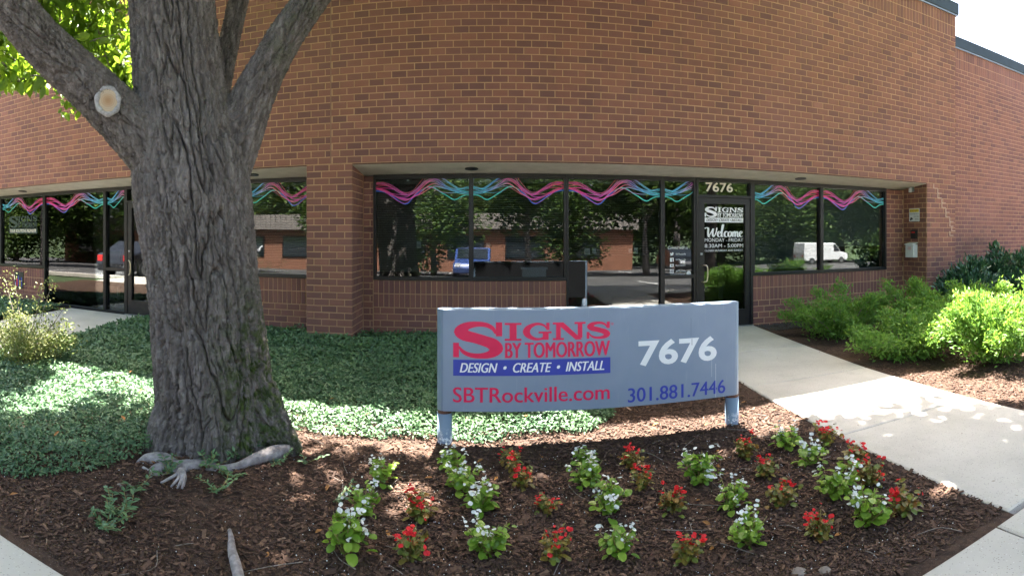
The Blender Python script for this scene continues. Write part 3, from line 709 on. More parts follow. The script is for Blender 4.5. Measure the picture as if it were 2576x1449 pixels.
attach(lettering(win4s, GP_, [[(cx + .31 + .034 * math.cos(t), .902 + .034 * math.sin(t)) for t in an]], M['vinyl_white'], 'sticker'))
logo(wl1, GP_, -8.80, 1.47, .86, .36, M['vinyl_seethru'], M['vinyl_seethru'], 'YOUR SOLUTIONS PROVIDER', M['vinyl_cream'])
# ------------------------------------------------------------------ the sign on its two posts
SY = 3.83; SX0, SX1 = -.394, 1.852; SZ0, SZ1 = .215, .928
sign = empty('business_sign', (.73, SY, 0), label='grey blue panel sign with crimson and white lettering on two round posts', cat='sign')
sign_inv = Matrix.Translation((-.73, -SY, 0))
def sp(o, p=None):
    o.parent = p or sign
    if p is None: o.matrix_parent_inverse = sign_inv
    return o
# body: a shallow cabinet with round ends
def body_outline(x0, x1, r, n=8):
    L = [(x0 + r - r * math.sin(a), -r * math.cos(a)) for a in np.linspace(0, math.pi, n)]
    Rr = [(x1 - r + r * math.sin(a), r * math.cos(a)) for a in np.linspace(0, math.pi, n)]
    return L + Rr
mb = MB(); mb.prism(body_outline(SX0, SX1, .052), (0, SY + .052, 0), X_, Y_, Z_, SZ0, SZ1)
cab = sp(mb.build('cabinet', M['post'], bevel=.004))
mb = MB(); mb.box(SX0 + .046, SX1 - .05, SY - .006, SY + .05, SZ0 + .002, SZ1 - .004); panel = sp(mb.build('panel', M['sign'], bevel=.002))
mb = MB(); mb.box(SX0 + .05, SX1 - .05, SY + .104, SY + .108, SZ0 + .004, SZ1 - .006); sp(mb.build('back_panel', M['black']))
for x in (SX0 + .053, SX1 - .053):
    b = float(bedz(np.array([x]), np.array([SY]))[0])
    mb = MB(); mb.tube([(x, SY + .052, -.25), (x, SY + .052, SZ0 - .022)], .053, 28); po = sp(mb.build('post', M['post'], smooth=False))
    for pl_ in po.data.polygons: pl_.use_smooth = len(pl_.vertices) == 4
    mb = MB(); mb.tube([(x, SY + .052, SZ0 - .03), (x, SY + .052, SZ0 + .004)], .050, 24); sp(mb.build('rust_collar', M['steel']), po)
SP = Plane((0, SY - .006, 0), X_, (0, -1, 0))
def sgx(px): return FX(px, SY - .006)
def sgz(px, py): return FZ(px, py, SY - .006)
def sbox(x0, x1, yt, yb): xm = (x0 + x1) / 2; return sgx(x0), sgz(xm, yb), sgx(x1) - sgx(x0), sgz(xm, yt) - sgz(xm, yb)
x, y, w, h = sbox(1140, 1535.5, 808, 945)
logo(sign, SP, x, y, w, h, M['vinyl_red'], M['vinyl_blue'], 'DESIGN  •  CREATE  •  INSTALL', M['vinyl_white'])
x, y, w, h = sbox(1140, 1533, 974, 1012)
word(sign, SP, 'SBTRockville.com', x, y, w, h, M['vinyl_red'], 0, fat=.018)
x, y, w, h = sbox(1606, 1803, 851, 913)
word(sign, SP, '7676', x, y - .006, w, h + .006, M['vinyl_white'], .028)
x, y, w, h = sbox(1580, 1824, 967, 1002)
word(sign, SP, '301.881.7446', x, y, w, h, M['vinyl_blue'], 0, fat=.018)
for px, y0, y1, wd, mt in ((2043, 915, 1000, .002, 'vinyl_white'), (1738, 800, 845, .0012, 'vinyl_dark'), (1790, 905, 948, .0012, 'vinyl_white'), (1740, 852, 868, .003, 'vinyl_dark')):
    px = min(px, 1800); attach(lettering(sign, SP, rect(sgx(px), sgx(px) + wd, sgz(px, y1), sgz(px, y0)), M[mt], 'scratch', .0022))
x, y, w, h = sbox(1537, 1544, 811, 818)
word(sign, SP, '®', x, y, w, h, M['vinyl_red'])

# ------------------------------------------------------------------ things fixed to the end pier and to the glass
PX = 6.70
def onpier(name, label, cat, y0, y1, z0, z1, depth, mat):
    mb = MB(); mb.box(PX - depth, PX - .001, y0, y1, z0, z1); o = mb.build(name, mat, bevel=.003); return tag(o, label, cat)
sn = onpier('security_notice', 'small yellow and white security notice plate on the pier above the keypad', 'sign', 6.84, 7.10, 1.68, 1.905, .006, M['white_box'])
NP = Plane((PX - .006, 7.10, 0), (0, -1, 0), (-1, 0, 0))
attach(lettering(sn, NP, fitpoly(rect(0, 1, 0, 1), .012, 1.842, .236, .052), M['yellow'], 'heading_band'))
word(sn, NP, 'SECURITY NOTICE', .02, 1.852, .22, .032, M['vinyl_dark'], 0, d=.002)
word(sn, NP, 'VIDEO SURVEILLANCE IN', .015, 1.80, .23, .026, M['vinyl_dark'], 0)
word(sn, NP, 'USE ON THESE', .115, 1.752, .13, .026, M['vinyl_dark'], 0)
word(sn, NP, 'PREMISES', .15, 1.705, .09, .026, M['vinyl_dark'], 0)
attach(lettering(sn, NP, fitpoly([[(0, .35), (.15, 0), (.5, .05), (.6, .3), (.95, .25), (1, .6), (.6, .95), (.2, .9)]], .02, 1.695, .075, .06), M['vinyl_dark'], 'camera_icon'))
kp = onpier('door_keypad', 'black wall keypad with a red readout between notice and brochure box', 'keypad', 6.89, 7.03, 1.375, 1.53, .04, M['black'])
mb = MB(); mb.box(PX - .0425, PX - .0395, 6.92, 7.0, 1.475, 1.50); o = mb.build('readout', M['redlight']); o.parent = kp
mb = MB()
for i in range(3):
    for j in range(3): mb.box(PX - .043, PX - .0395, 6.915 + j * .034, 6.937 + j * .034, 1.392 + i * .024, 1.407 + i * .024)
o = mb.build('key', M['bronze']); o.parent = kp; o['kind'] = 'stuff'
bx = onpier('brochure_box', 'white plastic brochure box with a sloped lid on the pier', 'box', 6.89, 7.09, 1.05, 1.275, .105, M['white_box'])
mb = MB(); mb.prism([(PX - .125, 1.268), (PX - .002, 1.298), (PX - .002, 1.312), (PX - .125, 1.282)], (0, 0, 0), X_, Z_, Y_, 6.88, 7.10); o = mb.build('lid', M['white_box']); o.parent = bx
BP = Plane((PX - .105, 7.09, 0), (0, -1, 0), (-1, 0, 0))
word(bx, BP, 'TAKE', .06, 1.215, .08, .022, M['vinyl_red'], 0); word(bx, BP, 'ONE', .06, 1.185, .08, .022, M['vinyl_red'], 0)
wlx = empty('wall_light', (6.62, 7.0, 2.2), label='small grey wall light under the soffit on the pier', cat='light')
mb = MB(); mb.box(PX - .05, PX - .001, 6.97, 7.06, 2.20, 2.318); o = mb.build('housing', M['flash'], bevel=.004); o.parent = wlx; o.matrix_parent_inverse = Matrix.Translation((-6.62, -7.0, -2.2))
mb = MB(); mb.box(PX - .075, PX - .05, 6.985, 7.045, 2.19, 2.27); o = mb.build('lens', M['white_box'], bevel=.004); o.parent = wlx; o.matrix_parent_inverse = Matrix.Translation((-6.62, -7.0, -2.2))
def notice(px, py, w, h, label, lines=3):
    x, z = FX(px, Y2), FZ(px, py, Y2); mb = MB(); mb.box(x - w / 2, x + w / 2, GY + .009, GY + .0105, z - h / 2, z + h / 2)
    o = tag(mb.build('paper_notice', M['paper']), label, 'notice', 'paper notices taped inside the glass')
    pl = Plane((x - w / 2, GY + .009, z - h / 2), X_, (0, -1, 0))
    for k in range(lines): attach(lettering(o, pl, rect(.15 * w, .85 * w, h * (.22 + .2 * k), h * (.28 + .2 * k)), M['vinyl_dark'], 'print_line', .0006))
notice(1052, 616, .055, .085, 'small white card inside the window beside the brick pier', 2)
notice(1228, 618, .05, .075, 'small card with red heading in the second window', 1)
notice(1479, 633, .075, .085, 'larger white notice at one side of the tall window', 3)
notice(1497, 632, .05, .065, 'smaller white notice next to larger one in tall window', 2)
notice(1588, 631, .045, .06, 'small notice towards the sidelight in the tall window', 2)
notice(1602, 631, .055, .085, 'tall white notice nearest the sidelight in the tall window', 3)
# things that stand indoors behind the glass
mb = MB(); mb.box(.40, .73, 7.52, 7.75, .80, 1.0); o = tag(mb.build('paper_box', M['white_box'], bevel=.006), 'pale office box behind the second window', 'box')
mb = MB(); mb.box(.38, .75, 7.50, 7.77, .97, 1.005); q = mb.build('lid', M['white_box'], bevel=.004); q.parent = o
tb = empty('office_desk', (.1, 7.8, .06), label='dark desk standing behind the second window', cat='desk')
ti = Matrix.Translation((-.1, -7.8, -.06))
mb = MB(); mb.box(-.9, .95, 7.46, 8.15, .76, .797); q = mb.build('desk_top', M['black']); q.parent = tb; q.matrix_parent_inverse = ti
for xx in (-.86, .86):
    for yy in (7.5, 8.05): mb = MB(); mb.box(xx, xx + .05, yy, yy + .05, .061, .76); q = mb.build('leg', M['black']); q.parent = tb; q.matrix_parent_inverse = ti
st = tag(link('street_sign', None), 'dark green board with pale capitals leaning inside the end window', 'sign')
mb = MB(); mb.box(5.66, 5.98, GY + .02, GY + .035, .89, 1.20); bd = mb.build('board', M['green_sign']); bd.parent = st
SPn = Plane((5.66, GY + .02, .89), X_, (0, -1, 0))
word(bd, SPn, 'SLAND', .02, .16, .26, .06, M['vinyl_cream']); word(bd, SPn, 'WAY', .02, .05, .16, .06, M['vinyl_cream'])
for o in bpy.data.objects:
    if o.parent is bd: o.matrix_parent_inverse = Matrix.Identity(4)
def chair(x, y, rz, label):
    e = empty('office_chair', (x, y, .06), rz, label, 'chair', 'office chairs behind the tall window')
    mb = MB()
    for k in range(5):
        a = k * 2 * math.pi / 5; mb.tube([(.03 * math.cos(a), .03 * math.sin(a), .12), (.3 * math.cos(a), .3 * math.sin(a), .06)], [.022, .015], 8)
    q = mb.build('star_base', M['chrome'], smooth=True); q.parent = e
    for k in range(5):
        a = k * 2 * math.pi / 5; m = MB(); m.tube([(.3 * math.cos(a) - .015, .3 * math.sin(a), .03), (.3 * math.cos(a) + .015, .3 * math.sin(a), .03)], .028, 12); q = m.build('caster', M['rubber']); q.parent = e
    m = MB(); m.tube([(0, 0, .1), (0, 0, .44)], .025, 12); q = m.build('gas_column', M['chrome']); q.parent = e
    m = MB(); m.box(-.24, .24, -.24, .24, .44, .52); q = m.build('seat', M['black'], bevel=.03); q.parent = e
    m = MB(); m.box(-.21, .21, .22, .28, .58, 1.05); m.box(-.03, .03, .235, .265, .46, .6); q = m.build('backrest', M['black'], bevel=.025); q.parent = e
chair(-6.55, 8.1, 2.6, 'black office chair with a chrome star base nearest the side door')
chair(-7.3, 8.7, .5, 'black office chair set farther back behind the tall window')
# poster on the low wall by the side door
mb = MB(); xp = FX(48, Y2); mb.box(xp - .14, xp + .14, Y2 - .012, Y2 - .001, .36, .70); o = tag(mb.build('wall_poster', M['black'], bevel=.003), 'small framed poster on the low brick wall by the side door', 'poster')
pl = Plane((xp - .14, Y2 - .012, .36), X_, (0, -1, 0))
for k, c in enumerate(('vinyl_blue', 'vinyl_red', 'vinyl_blue', 'yellow', 'vinyl_blue')): attach(lettering(o, pl, rect(.03 + k * .045, .06 + k * .045, .04, .14 + .03 * ((k * 7) % 5)), M[c], 'printed_bar'))

# ------------------------------------------------------------------ the old tree
tree = empty('shade_tree', tuple(PP(560, 1150, 3.94)[:2]) + (0,), label='big old tree with furrowed grey bark and spreading limbs before the brick wall', cat='tree')
tree_inv = tree.matrix_basis.inverted(); tree_inv = Matrix.Translation(-Vector(tree.location))
def tp(o, p=None):
    o.parent = p or tree
    if p is None: o.matrix_parent_inverse = tree_inv
    return o
K = 1 / FP
limbs = []
def limb(pts, n):
    """pts: bearing px, height px, distance, half width px -> axis and radius"""
    A = np.array([list(PP(a, b, d)) + [hw * d * K] for a, b, d, hw in pts]); C = crom(A, n); limbs.append((C[:, :3], C[:, 3])); return C
limb([(566, 1300, 3.95, 205), (562, 1195, 3.95, 186), (553, 1120, 3.93, 168), (543, 1030, 3.92, 154), (530, 900, 3.9, 147), (518, 790, 3.9, 143), (508, 690, 3.9, 141), (494, 580, 3.9, 146), (482, 480, 3.9, 150), (468, 380, 3.9, 140), (458, 280, 3.9, 122), (446, 170, 3.9, 114), (434, 40, 3.9, 110), (424, -120, 3.9, 104), (410, -420, 3.95, 92)], 70)
limb([(470, 480, 3.88, 70), (400, 392, 3.84, 78), (325, 315, 3.78, 70), (252, 243, 3.72, 64), (175, 172, 3.66, 61), (95, 95, 3.6, 58), (20, 2, 3.55, 56), (-60, -110, 3.5, 52), (-150, -250, 3.45, 46)], 40)
limb([(540, 480, 3.92, 70), (585, 372, 3.9, 66), (628, 262, 3.86, 56), (668, 180, 3.82, 48), (720, 88, 3.78, 44), (790, -10, 3.74, 40), (870, -120, 3.7, 36)], 34)
limb([(520, 330, 4.1, 40), (553, 225, 4.3, 27), (575, 110, 4.42, 26), (603, -10, 4.5, 25), (640, -150, 4.6, 22)], 24)
limb([(640, 985, 3.8, 60), (672, 1048, 3.72, 52), (703, 1092, 3.66, 42), (730, 1122, 3.62, 31), (748, 1145, 3.60, 20)], 18)     # buttress root
limb([(455, 1010, 3.85, 60), (420, 1085, 3.75, 52), (402, 1145, 3.70, 44), (396, 1190, 3.68, 34)], 12)
limb([(705, 212, 3.84, 6), (690, 218, 3.84, 17), (672, 226, 3.86, 20)], 6)                   # stub of a lost branch
mb = MB()
for C, r in limbs: mb.tube(C, r, 30)
raw = mb.build('trunk_raw', M['bark'])
m = raw.modifiers.new('r', 'REMESH'); m.mode = 'VOXEL'; m.voxel_size = .007; m.use_smooth_shade = True
m = raw.modifiers.new('s', 'SMOOTH'); m.factor = .6; m.iterations = 14
me = bpy.data.meshes.new_from_object(raw.evaluated_get(bpy.context.evaluated_depsgraph_get())); bpy.data.objects.remove(raw)
n = len(me.vertices); V = np.zeros(n * 3, np.float32); me.vertices.foreach_get('co', V); V = V.reshape(-1, 3).astype(float)
NN = np.zeros(n * 3, np.float32); me.vertices.foreach_get('normal', NN); NN = NN.reshape(-1, 3).astype(float)
Hs = np.zeros(n); Wt = np.zeros(n) + 1e-9
for li, (C, r) in enumerate(limbs):
    T = unit(np.gradient(C, axis=0)); best = np.full(n, 9.); bi = np.zeros(n, int)
    for i in range(0, len(C), 2):
        d = np.linalg.norm(V - C[i], axis=1) / r[i]; k = d < best; best[k] = d[k]; bi[k] = i
    sel = np.where(best < 1.9)[0]
    if not len(sel): continue
    c, t, p = C[bi[sel]], T[bi[sel]], V[sel]
    t0 = unit(C[-1] - C[0]); e1 = unit(np.cross(t0, [.3, 1, .1])); e2 = np.cross(t0, e1)
    q = p - c; along = np.cumsum(np.concatenate([[0], np.linalg.norm(np.diff(C, axis=0), axis=1)]))[bi[sel]] + np.sum(q * t, 1)
    ang = np.arctan2(q @ e2, q @ e1); rr = r[bi[sel]]
    tw = .25 * np.clip(1.0 - along, 0, 1.5) if li == 0 else .12 * along
    ca, sa = np.cos(ang + tw), np.sin(ang + tw); R0 = (.42 if li == 0 else .20)
    S = 13.0 if li in (0, 4, 5) else 15.0
    wx = .30 * noise(np.stack([ca * R0 * 6, sa * R0 * 6, along * 3], 1), 11) + .16 * noise(np.stack([ca * R0 * 22, sa * R0 * 22, along * 14], 1), 12)
    P1 = np.stack([ca * R0 * S + wx, sa * R0 * S + wx, along * (2.0 if li in (0, 4, 5) else 3.0)], 1)
    a1 = np.abs(noise(P1, 1)); a2 = np.abs(noise(P1 * np.array([2.1, 2.1, 2.6]) + 7, 2)); a3 = noise(P1 * np.array([5.5, 5.5, 7]) + 3, 3); a4 = noise(P1 * np.array([11, 11, 22]), 4)
    ridge = np.clip(a1 / .105, 0, 1) ** .8; r2 = np.clip(a2 / .11, 0, 1) ** .8
    k = 1.0 if li in (0, 4, 5) else .50
    r3 = np.clip(np.abs(a3) / .22, 0, 1) ** .7; r4 = np.abs(noise(P1 * np.array([9, 9, 16]) + 5, 6))
    hgt = k * (.060 * (ridge - 1) + .026 * (r2 - 1)) + .013 * (r3 - 1) * (.6 + .4 * k) + .014 * r4 + .005 * a4
    w = np.exp(-np.clip(best[sel] - 1, 0, 2) * 6)
    Hs[sel] += hgt * w; Wt[sel] += w
V2 = V + NN * (Hs / Wt)[:, None]
me.vertices.foreach_set('co', V2.astype(np.float32).ravel())
moss = np.clip((V[:, 0] + 1.78) / .22, 0, 1) * np.clip((1.3 - V[:, 2]) / .6, 0, 1) * .95 + np.clip((V[:, 0] + 1.55) / .3, 0, .55) * np.clip((V[:, 2] - 1.6) / 1, 0, 1) * .6
moss = np.clip(moss + .10 * np.clip(noise(V * 2.0, 9), 0, 1), 0, 1)
at = me.attributes.new('moss', 'FLOAT', 'POINT'); at.data.foreach_set('value', moss.astype(np.float32))
me.name = 'trunk'; me.update(); me.materials.clear(); trunk = tp(link('trunk', me, M['bark']))
# pruned limb scar: wood disc inside a raised callus ring
cpt = PP(263, 275, 3.735); nrm = (Vector((0, 0, CAMZ)) - cpt); nrm.z = -.1; nrm = (nrm.normalized() + Vector((.18, 0, .12))).normalized()
cpt = cpt + nrm * .172
m = MB(); an = np.linspace(0, 2 * np.pi, 30, endpoint=False)
m.prism([(.060 * math.cos(t), .074 * math.sin(t)) for t in an], (0, 0, 0), X_, Y_, Z_, -.04, .016); o = m.build('cut_wood', M['cut'])
Q = nrm.to_track_quat('Z', 'Y').to_matrix().to_4x4(); Q.translation = cpt - nrm * .0; o.parent = trunk; o.matrix_basis = Q
ring = [(.070 * math.cos(t), .086 * math.sin(t), .003 + .003 * math.sin(5 * t)) for t in np.linspace(0, 2 * np.pi, 40)]
m = MB(); m.tube(ring, [.0175 + .003 * math.sin(7 * t) for t in np.linspace(0, 2 * np.pi, 40)], 12, False); o = m.build('callus_ring', M['callus'], smooth=True); o.parent = trunk; o.matrix_basis = Q
# surface roots
def root(pts, name='root', seg=10, n=30, wob=.006):
    A = np.array([list(PP(a, b, d)) + [hw * d * K] for a, b, d, hw in pts]); C = crom(A, n)
    C[:, :3] += wob * np.stack([noise(C[:, :3] * 9 + k * 5, 20 + k) for k in range(3)], 1)
    V, F = tube(C[:, :3], np.maximum(C[:, 3], .002), seg); V = V + .004 * noise(V * 30, 30)[:, None] * unit(V - V.mean(0))
    return tp(link(name, mk(name, V, F, True), M['root']))
root([(345, 1168, 3.52, 8), (375, 1155, 3.52, 15), (420, 1158, 3.50, 17), (455, 1172, 3.48, 8)])
root([(375, 1190, 3.40, 8), (400, 1180, 3.40, 15), (450, 1178, 3.40, 18), (505, 1172, 3.42, 15), (560, 1178, 3.42, 8)])
root([(360, 1178, 3.42, 5), (395, 1196, 3.34, 9), (440, 1192, 3.36, 13), (470, 1180, 3.38, 10)])
root([(495, 1194, 3.36, 11), (540, 1186, 3.36, 12), (600, 1172, 3.40, 10), (650, 1152, 3.46, 15), (690, 1140, 3.52, 19), (730, 1128, 3.56, 10)])
for k, (x1, y1) in enumerate(((405, 1212), (430, 1222), (446, 1226), (458, 1226), (462, 1220))):
    RD = lambda q, z: (CAMZ - z) * FP / (q - 590)
    root([(452 + 2 * k, 1180, RD(1180, .085), 5), (447 + 4 * k, 1190, RD(1190, .085), 5), ((452 + x1) / 2 + 8, (1184 + y1) / 2, RD((1184 + y1) / 2, .07), 4.5), (x1, y1 + 3, RD(y1 + 3, .04), 3)], 'rootlet', 8, 20, .002)
root([(578, 1335, 2.655, 5), (582, 1365, 2.545, 9), (585, 1400, 2.43, 13), (597, 1440, 2.31, 15), (612, 1490, 2.18, 15), (625, 1530, 2.10, 5)], n=34)
# limbs above the picture and the twigs among the leaves
def branch(pts, r0, r1, name='branch', seg=8, n=18, p=None):
    C = crom(pts, n); V, F = tube(C, np.linspace(r0, r1, n), seg); return tp(link(name, mk(name, V, F, True), M['bark']), p)
top1 = limbs[0][0][-1]; topL = limbs[1][0][-1]; topR = limbs[2][0][-1]; topB = limbs[3][0][-1]
CR = []   # crown clump centres
for base, ends, r in ((top1, [(-2.6, 2.4, 7.2), (-.6, 1.6, 7.4), (-1.8, .4, 6.8), (-3.9, 3.3, 6.4)], .18), (topL, [(-5.2, 2.6, 5.2), (-4.4, .8, 5.6), (-6.3, 1.6, 4.6)], .10), (topR, [(.9, 2.3, 5.6), (1.6, .9, 5.9), (2.6, 2.2, 6.2), (.2, -.9, 5.8)], .08), (topB, [(-.4, 3.2, 6.0), (.9, 3.2, 6.6)], .06)):
    for e in ends:
        b = np.array(base); e = np.array(e); mid = (b + e) / 2 + np.array([0, 0, .35]) + rng.normal(0, .15, 3)
        branch([b - (mid - b) * .1, mid, e], r, .03); CR.append(e)
        for _ in range(3):
            s = b + (e - b) * rng.uniform(.5, .9); t = e + rng.normal(0, 1.0, 3) * np.array([1, 1, .5]); branch([s, (s + t) / 2 + [0, 0, .15], t], .035, .01); CR.append(t)
gg = np.stack([rng.uniform(-5.5, 2.2, 60), rng.uniform(-1.0, 3.0, 60), rng.uniform(5.0, 8.0, 60)], 1); gg[:, 1] += .445 * gg[:, 2]  # extra clumps added along the sun's slant to shade the bed
for e in gg[:22]:
    b = np.array(top1 if e[0] < -.5 else topR); branch([b, (b + e) / 2 + np.array([0, 0, .4]), e], .05, .012)
CR = np.concatenate([np.array(CR), gg, gg])
def crown(nl, centres, rad, lsize, lit_gap):
    c = centres[rng.integers(0, len(centres), nl)]; P = c + rdir(nl) * (rad * rng.random(nl) ** .45)[:, None] * np.array([1, 1, .62])
    # crown shaped for the light: leaves that would shade the sunlit band are dropped
    g = P - np.array(SV)[None] / SV.z * P[:, 2:3]
    edge = 3.40 + .34 * np.exp(-((g[:, 0] + .9) / .7) ** 2) + .20 * n2(g[:, 0], g[:, 1], .8, 40) + .16 * n2(g[:, 0], g[:, 1], 2.5, 41)
    keep = (g[:, 1] < edge) & ((P[:, 1] < 6.4) | (P[:, 2] > 6.2))
    patch = n2(g[:, 0], g[:, 1], 1.7, 42)
    keep &= patch < lit_gap
    for ex, ey, ra, rb in ((-5.0, 2.9, .9, .75), (-4.2, 3.0, 1.2, .95), (5.2, 3.25, 1.7, .75)): keep &= ((g[:, 0] - ex) / ra) ** 2 + ((g[:, 1] - ey) / rb) ** 2 > 1  # holes cut in the crown so sun reaches hanging spray and bush
    # stay out of the picture: only the hanging spray is seen there
    az = np.arctan2(P[:, 0], P[:, 1]); tanv = (P[:, 2] - CAMZ) / np.hypot(P[:, 0], P[:, 1])
    keep &= ~((np.abs(az - .035) < 1.02) & (tanv < .50) & (P[:, 1] > -.2)) & (P[:, 2] > 2.4)
    P = P[keep]; n = len(P); N = unit(rng.normal(0, .55, (n, 3)) + [0, 0, 1]); T = unit(np.cross(N, rdir(n)) + [0, 0, -.35])
    return P, T, N, lsize * rng.uniform(.7, 1.25, n)
P, T, N, L = crown(62000, CR, 1.45, .17, .50)
tp(leaf_obj('crown', P, T, N, L, L * .6, M['tree_leaf'])); 
# the spray of leaves that hangs into the picture beyond the limb
sprays = []
def spray(a, b, r, nl, spread, lsz):
    C = crom([a, (np.array(a) * .5 + np.array(b) * .5) + [0, 0, .12], b], 14); V, F = tube(C, np.linspace(r, .004, 14), 6); tp(link('twig', mk('twig', V, F, True), M['bark']))
    P = []
    for _ in range(9):
        i = rng.integers(3, 14); s = C[i]; e = s + rng.normal(0, 1, 3) * np.array([.40, .40, .20]) * spread + [0, 0, -.06]
        c2 = crom([s, (s + e) / 2 + [0, 0, .05], e], 8); V, F = tube(c2, np.linspace(.009, .003, 8), 5); tp(link('twig', mk('twig', V, F, True), M['bark']))
        P.append(c2[rng.integers(1, 8, nl // 9)] + rng.normal(0, .07, (nl // 9, 3)))
    P = np.concatenate(P); n = len(P); sprays.append((P, lsz * rng.uniform(.65, 1.2, n)))
def q3(a, b, d): return np.array(PP(a, b, d))
spray(q3(-60, -150, 4.6), q3(150, 150, 5.3), .03, 330, 1.0, .125); spray(q3(150, -150, 5.0), q3(285, 200, 5.6), .025, 420, 1.0, .12)
spray(q3(60, -140, 5.2), q3(255, 90, 5.4), .025, 420, 1.0, .125); spray(q3(-150, 20, 5.6), q3(35, 150, 6.0), .02, 300, .8, .14)
spray(q3(200, 60, 5.6), q3(318, 265, 6.4), .018, 420, .8, .11); spray(q3(-140, 60, 5.0), q3(45, 205, 5.7), .02, 160, .6, .14); spray(q3(20, -160, 5.4), q3(130, 60, 6.0), .02, 300, 1.0, .12)
spray(q3(240, -120, 4.8), q3(305, 90, 5.2), .018, 260, .8, .115)
spray(q3(250, 100, 6.0), q3(322, 262, 6.3), .012, 460, .45, .11); spray(q3(190, 60, 5.9), q3(300, 180, 6.1), .012, 420, .5, .115); spray(q3(230, 90, 5.8), q3(325, 300, 6.6), .014, 420, .7, .11); spray(q3(120, 40, 5.6), q3(235, 205, 6.2), .016, 380, .8, .115); spray(q3(-120, 90, 6.2), q3(60, 190, 6.6), .014, 260, .6, .13)
P = np.concatenate([s[0] for s in sprays]); L = np.concatenate([s[1] for s in sprays])
def cluster(n, x0, x1, y0, y1, d0, d1):
    return np.array([list(PP(rng.uniform(x0, x1), rng.uniform(y0, y1), rng.uniform(d0, d1))) for _ in range(n)])
ex = np.concatenate([cluster(480, 150, 335, 30, 285, 5.6, 6.8), cluster(190, -20, 110, 100, 228, 5.8, 6.8), cluster(220, 215, 332, 180, 290, 6.0, 7.0)])
P = np.concatenate([P, ex]); L = np.concatenate([L, rng.uniform(.075, .135, len(ex))])
az = np.arctan2(P[:, 0], P[:, 1]); pxx = az * FP + 1240; pyy = 590 - (P[:, 2] - CAMZ) / np.hypot(P[:, 0], P[:, 1]) * FP
keep = (pxx < 345) & (pyy < 290 + 10 * rng.normal(size=len(P))) & ~((pyy > 215 + 0 * pxx) & (pxx < 150)) & (P[:, 1] < 6.5); P, L = P[keep], L[keep]; n = len(P)
N = unit(rng.normal(0, .6, (n, 3)) + [0, -.25, .8]); T = unit(np.cross(N, rdir(n)) + [0, 0, -.7])
tp(leaf_obj('hanging_foliage', P, T, N, L, L * .58, M['tree_leaf'], col=rng.random(n)))
# ------------------------------------------------------------------ planting
# periwinkle carpet
def in_ivy(x, y):
    f = np.interp(x, [-9, -5.2, -3.4, -2.57, -2.28, -2.09, -1.95, -1.36, -.39, .30, .68, .95, 1.02], [1.9, 1.9, 1.95, 2.06, 2.40, 2.92, 3.2, 3.80, 3.90, 3.90, 3.93, 4.25, 4.6])
    f = f + .10 * n2(x, y, 2.3, 50) + .06 * n2(x, y, 6, 51)
    ok = (y > f) & (y < 7.0 + .05 * n2(x, y, 3, 52)) & (x > -12) & (x < 1.0 + .12 * n2(x, y, 2.4, 53)) & ~((x > -7.0) & (x < -5.12))
    ok &= ~((y > Y1 - .03) & (x > -2.37) & (x < -1.70)) & ((x + 1.86) ** 2 + (y - 3.45) ** 2 > .21)
    return ok
nv = 460000; x = rng.uniform(-9.5, 1.2, nv); y = rng.uniform(1.75, 7.1, nv)
d = np.hypot(x, y); keep = in_ivy(x, y) & (rng.random(nv) < np.clip((4.6 / d) ** 1.4, .16, 1)) & (np.arctan2(x, y) > -1.02); x, y, d = x[keep], y[keep], d[keep]; n = len(x)
hh = (.075 + .075 * (n2(x, y, 1.4, 54) * .5 + .5) + .03 * n2(x, y, 6, 55)) * np.clip((y - np.interp(x, [-9, -2.57, -2.0, -1.36, .68, 1], [1.9, 2.06, 3.0, 3.8, 3.93, 4.5])) / .35 + .35, .35, 1)
z = bedz(x, y) + hh * rng.random(n) ** .35
N = unit(rng.normal(0, .50, (n, 3)) + [0, -.15, 1]); T = unit(np.cross(N, rdir(n)) + [0, 0, -.05])
L = (.025 + .014 * rng.random(n)) * np.clip(d / 4.2, .9, 1.9)
o = leaf_obj('periwinkle', np.stack([x, y, z], 1), T, N, L, L * .46, M['vinca'], prof=LANCE, fold=.2, droop=.12, col=np.clip(rng.beta(2, 2.4, n) + .15 * n2(x, y, 1.5, 56), 0, 1))
tag(o, 'glossy green periwinkle carpet round the tree and before the windows', 'ground cover', kind='stuff')
# stray runners on the mulch
def runner(px, py, k, label):
    gx_, gy_ = GP(px, py); e = empty('periwinkle_sprig', (gx_, gy_, float(bedz(np.array([gx_]), np.array([gy_]))[0])), label=label, cat='sprig', group='stray periwinkle sprigs on the mulch')
    P = []; T = []; m = MB()
    for s in range(max(3, k // 4)):
        a = rng.uniform(0, 6.28); Lr = rng.uniform(.06, .15); C = crom([(0, 0, 0), (.5 * Lr * math.cos(a), .5 * Lr * math.sin(a), .035), (Lr * math.cos(a + .3), Lr * math.sin(a + .3), .05 + .03 * rng.random())], 7); m.tube(C, .0018, 5)
        for i in range(1, 7):
            for sg in (-1, 1): P.append(C[i]); T.append((math.cos(a + sg * 1.1), math.sin(a + sg * 1.1), .35))
    P = np.array(P); T = np.array(T) + rng.normal(0, .25, (len(P), 3)); N = unit(rng.normal(0, .3, (len(P), 3)) + [0, 0, 1]); Ls = rng.uniform(.028, .044, len(P))
    q = m.build('stem', M['beg_stem'], e); f = leaf_obj('foliage', P, T, N, Ls, Ls * .5, M['vinca'], e, LANCE)
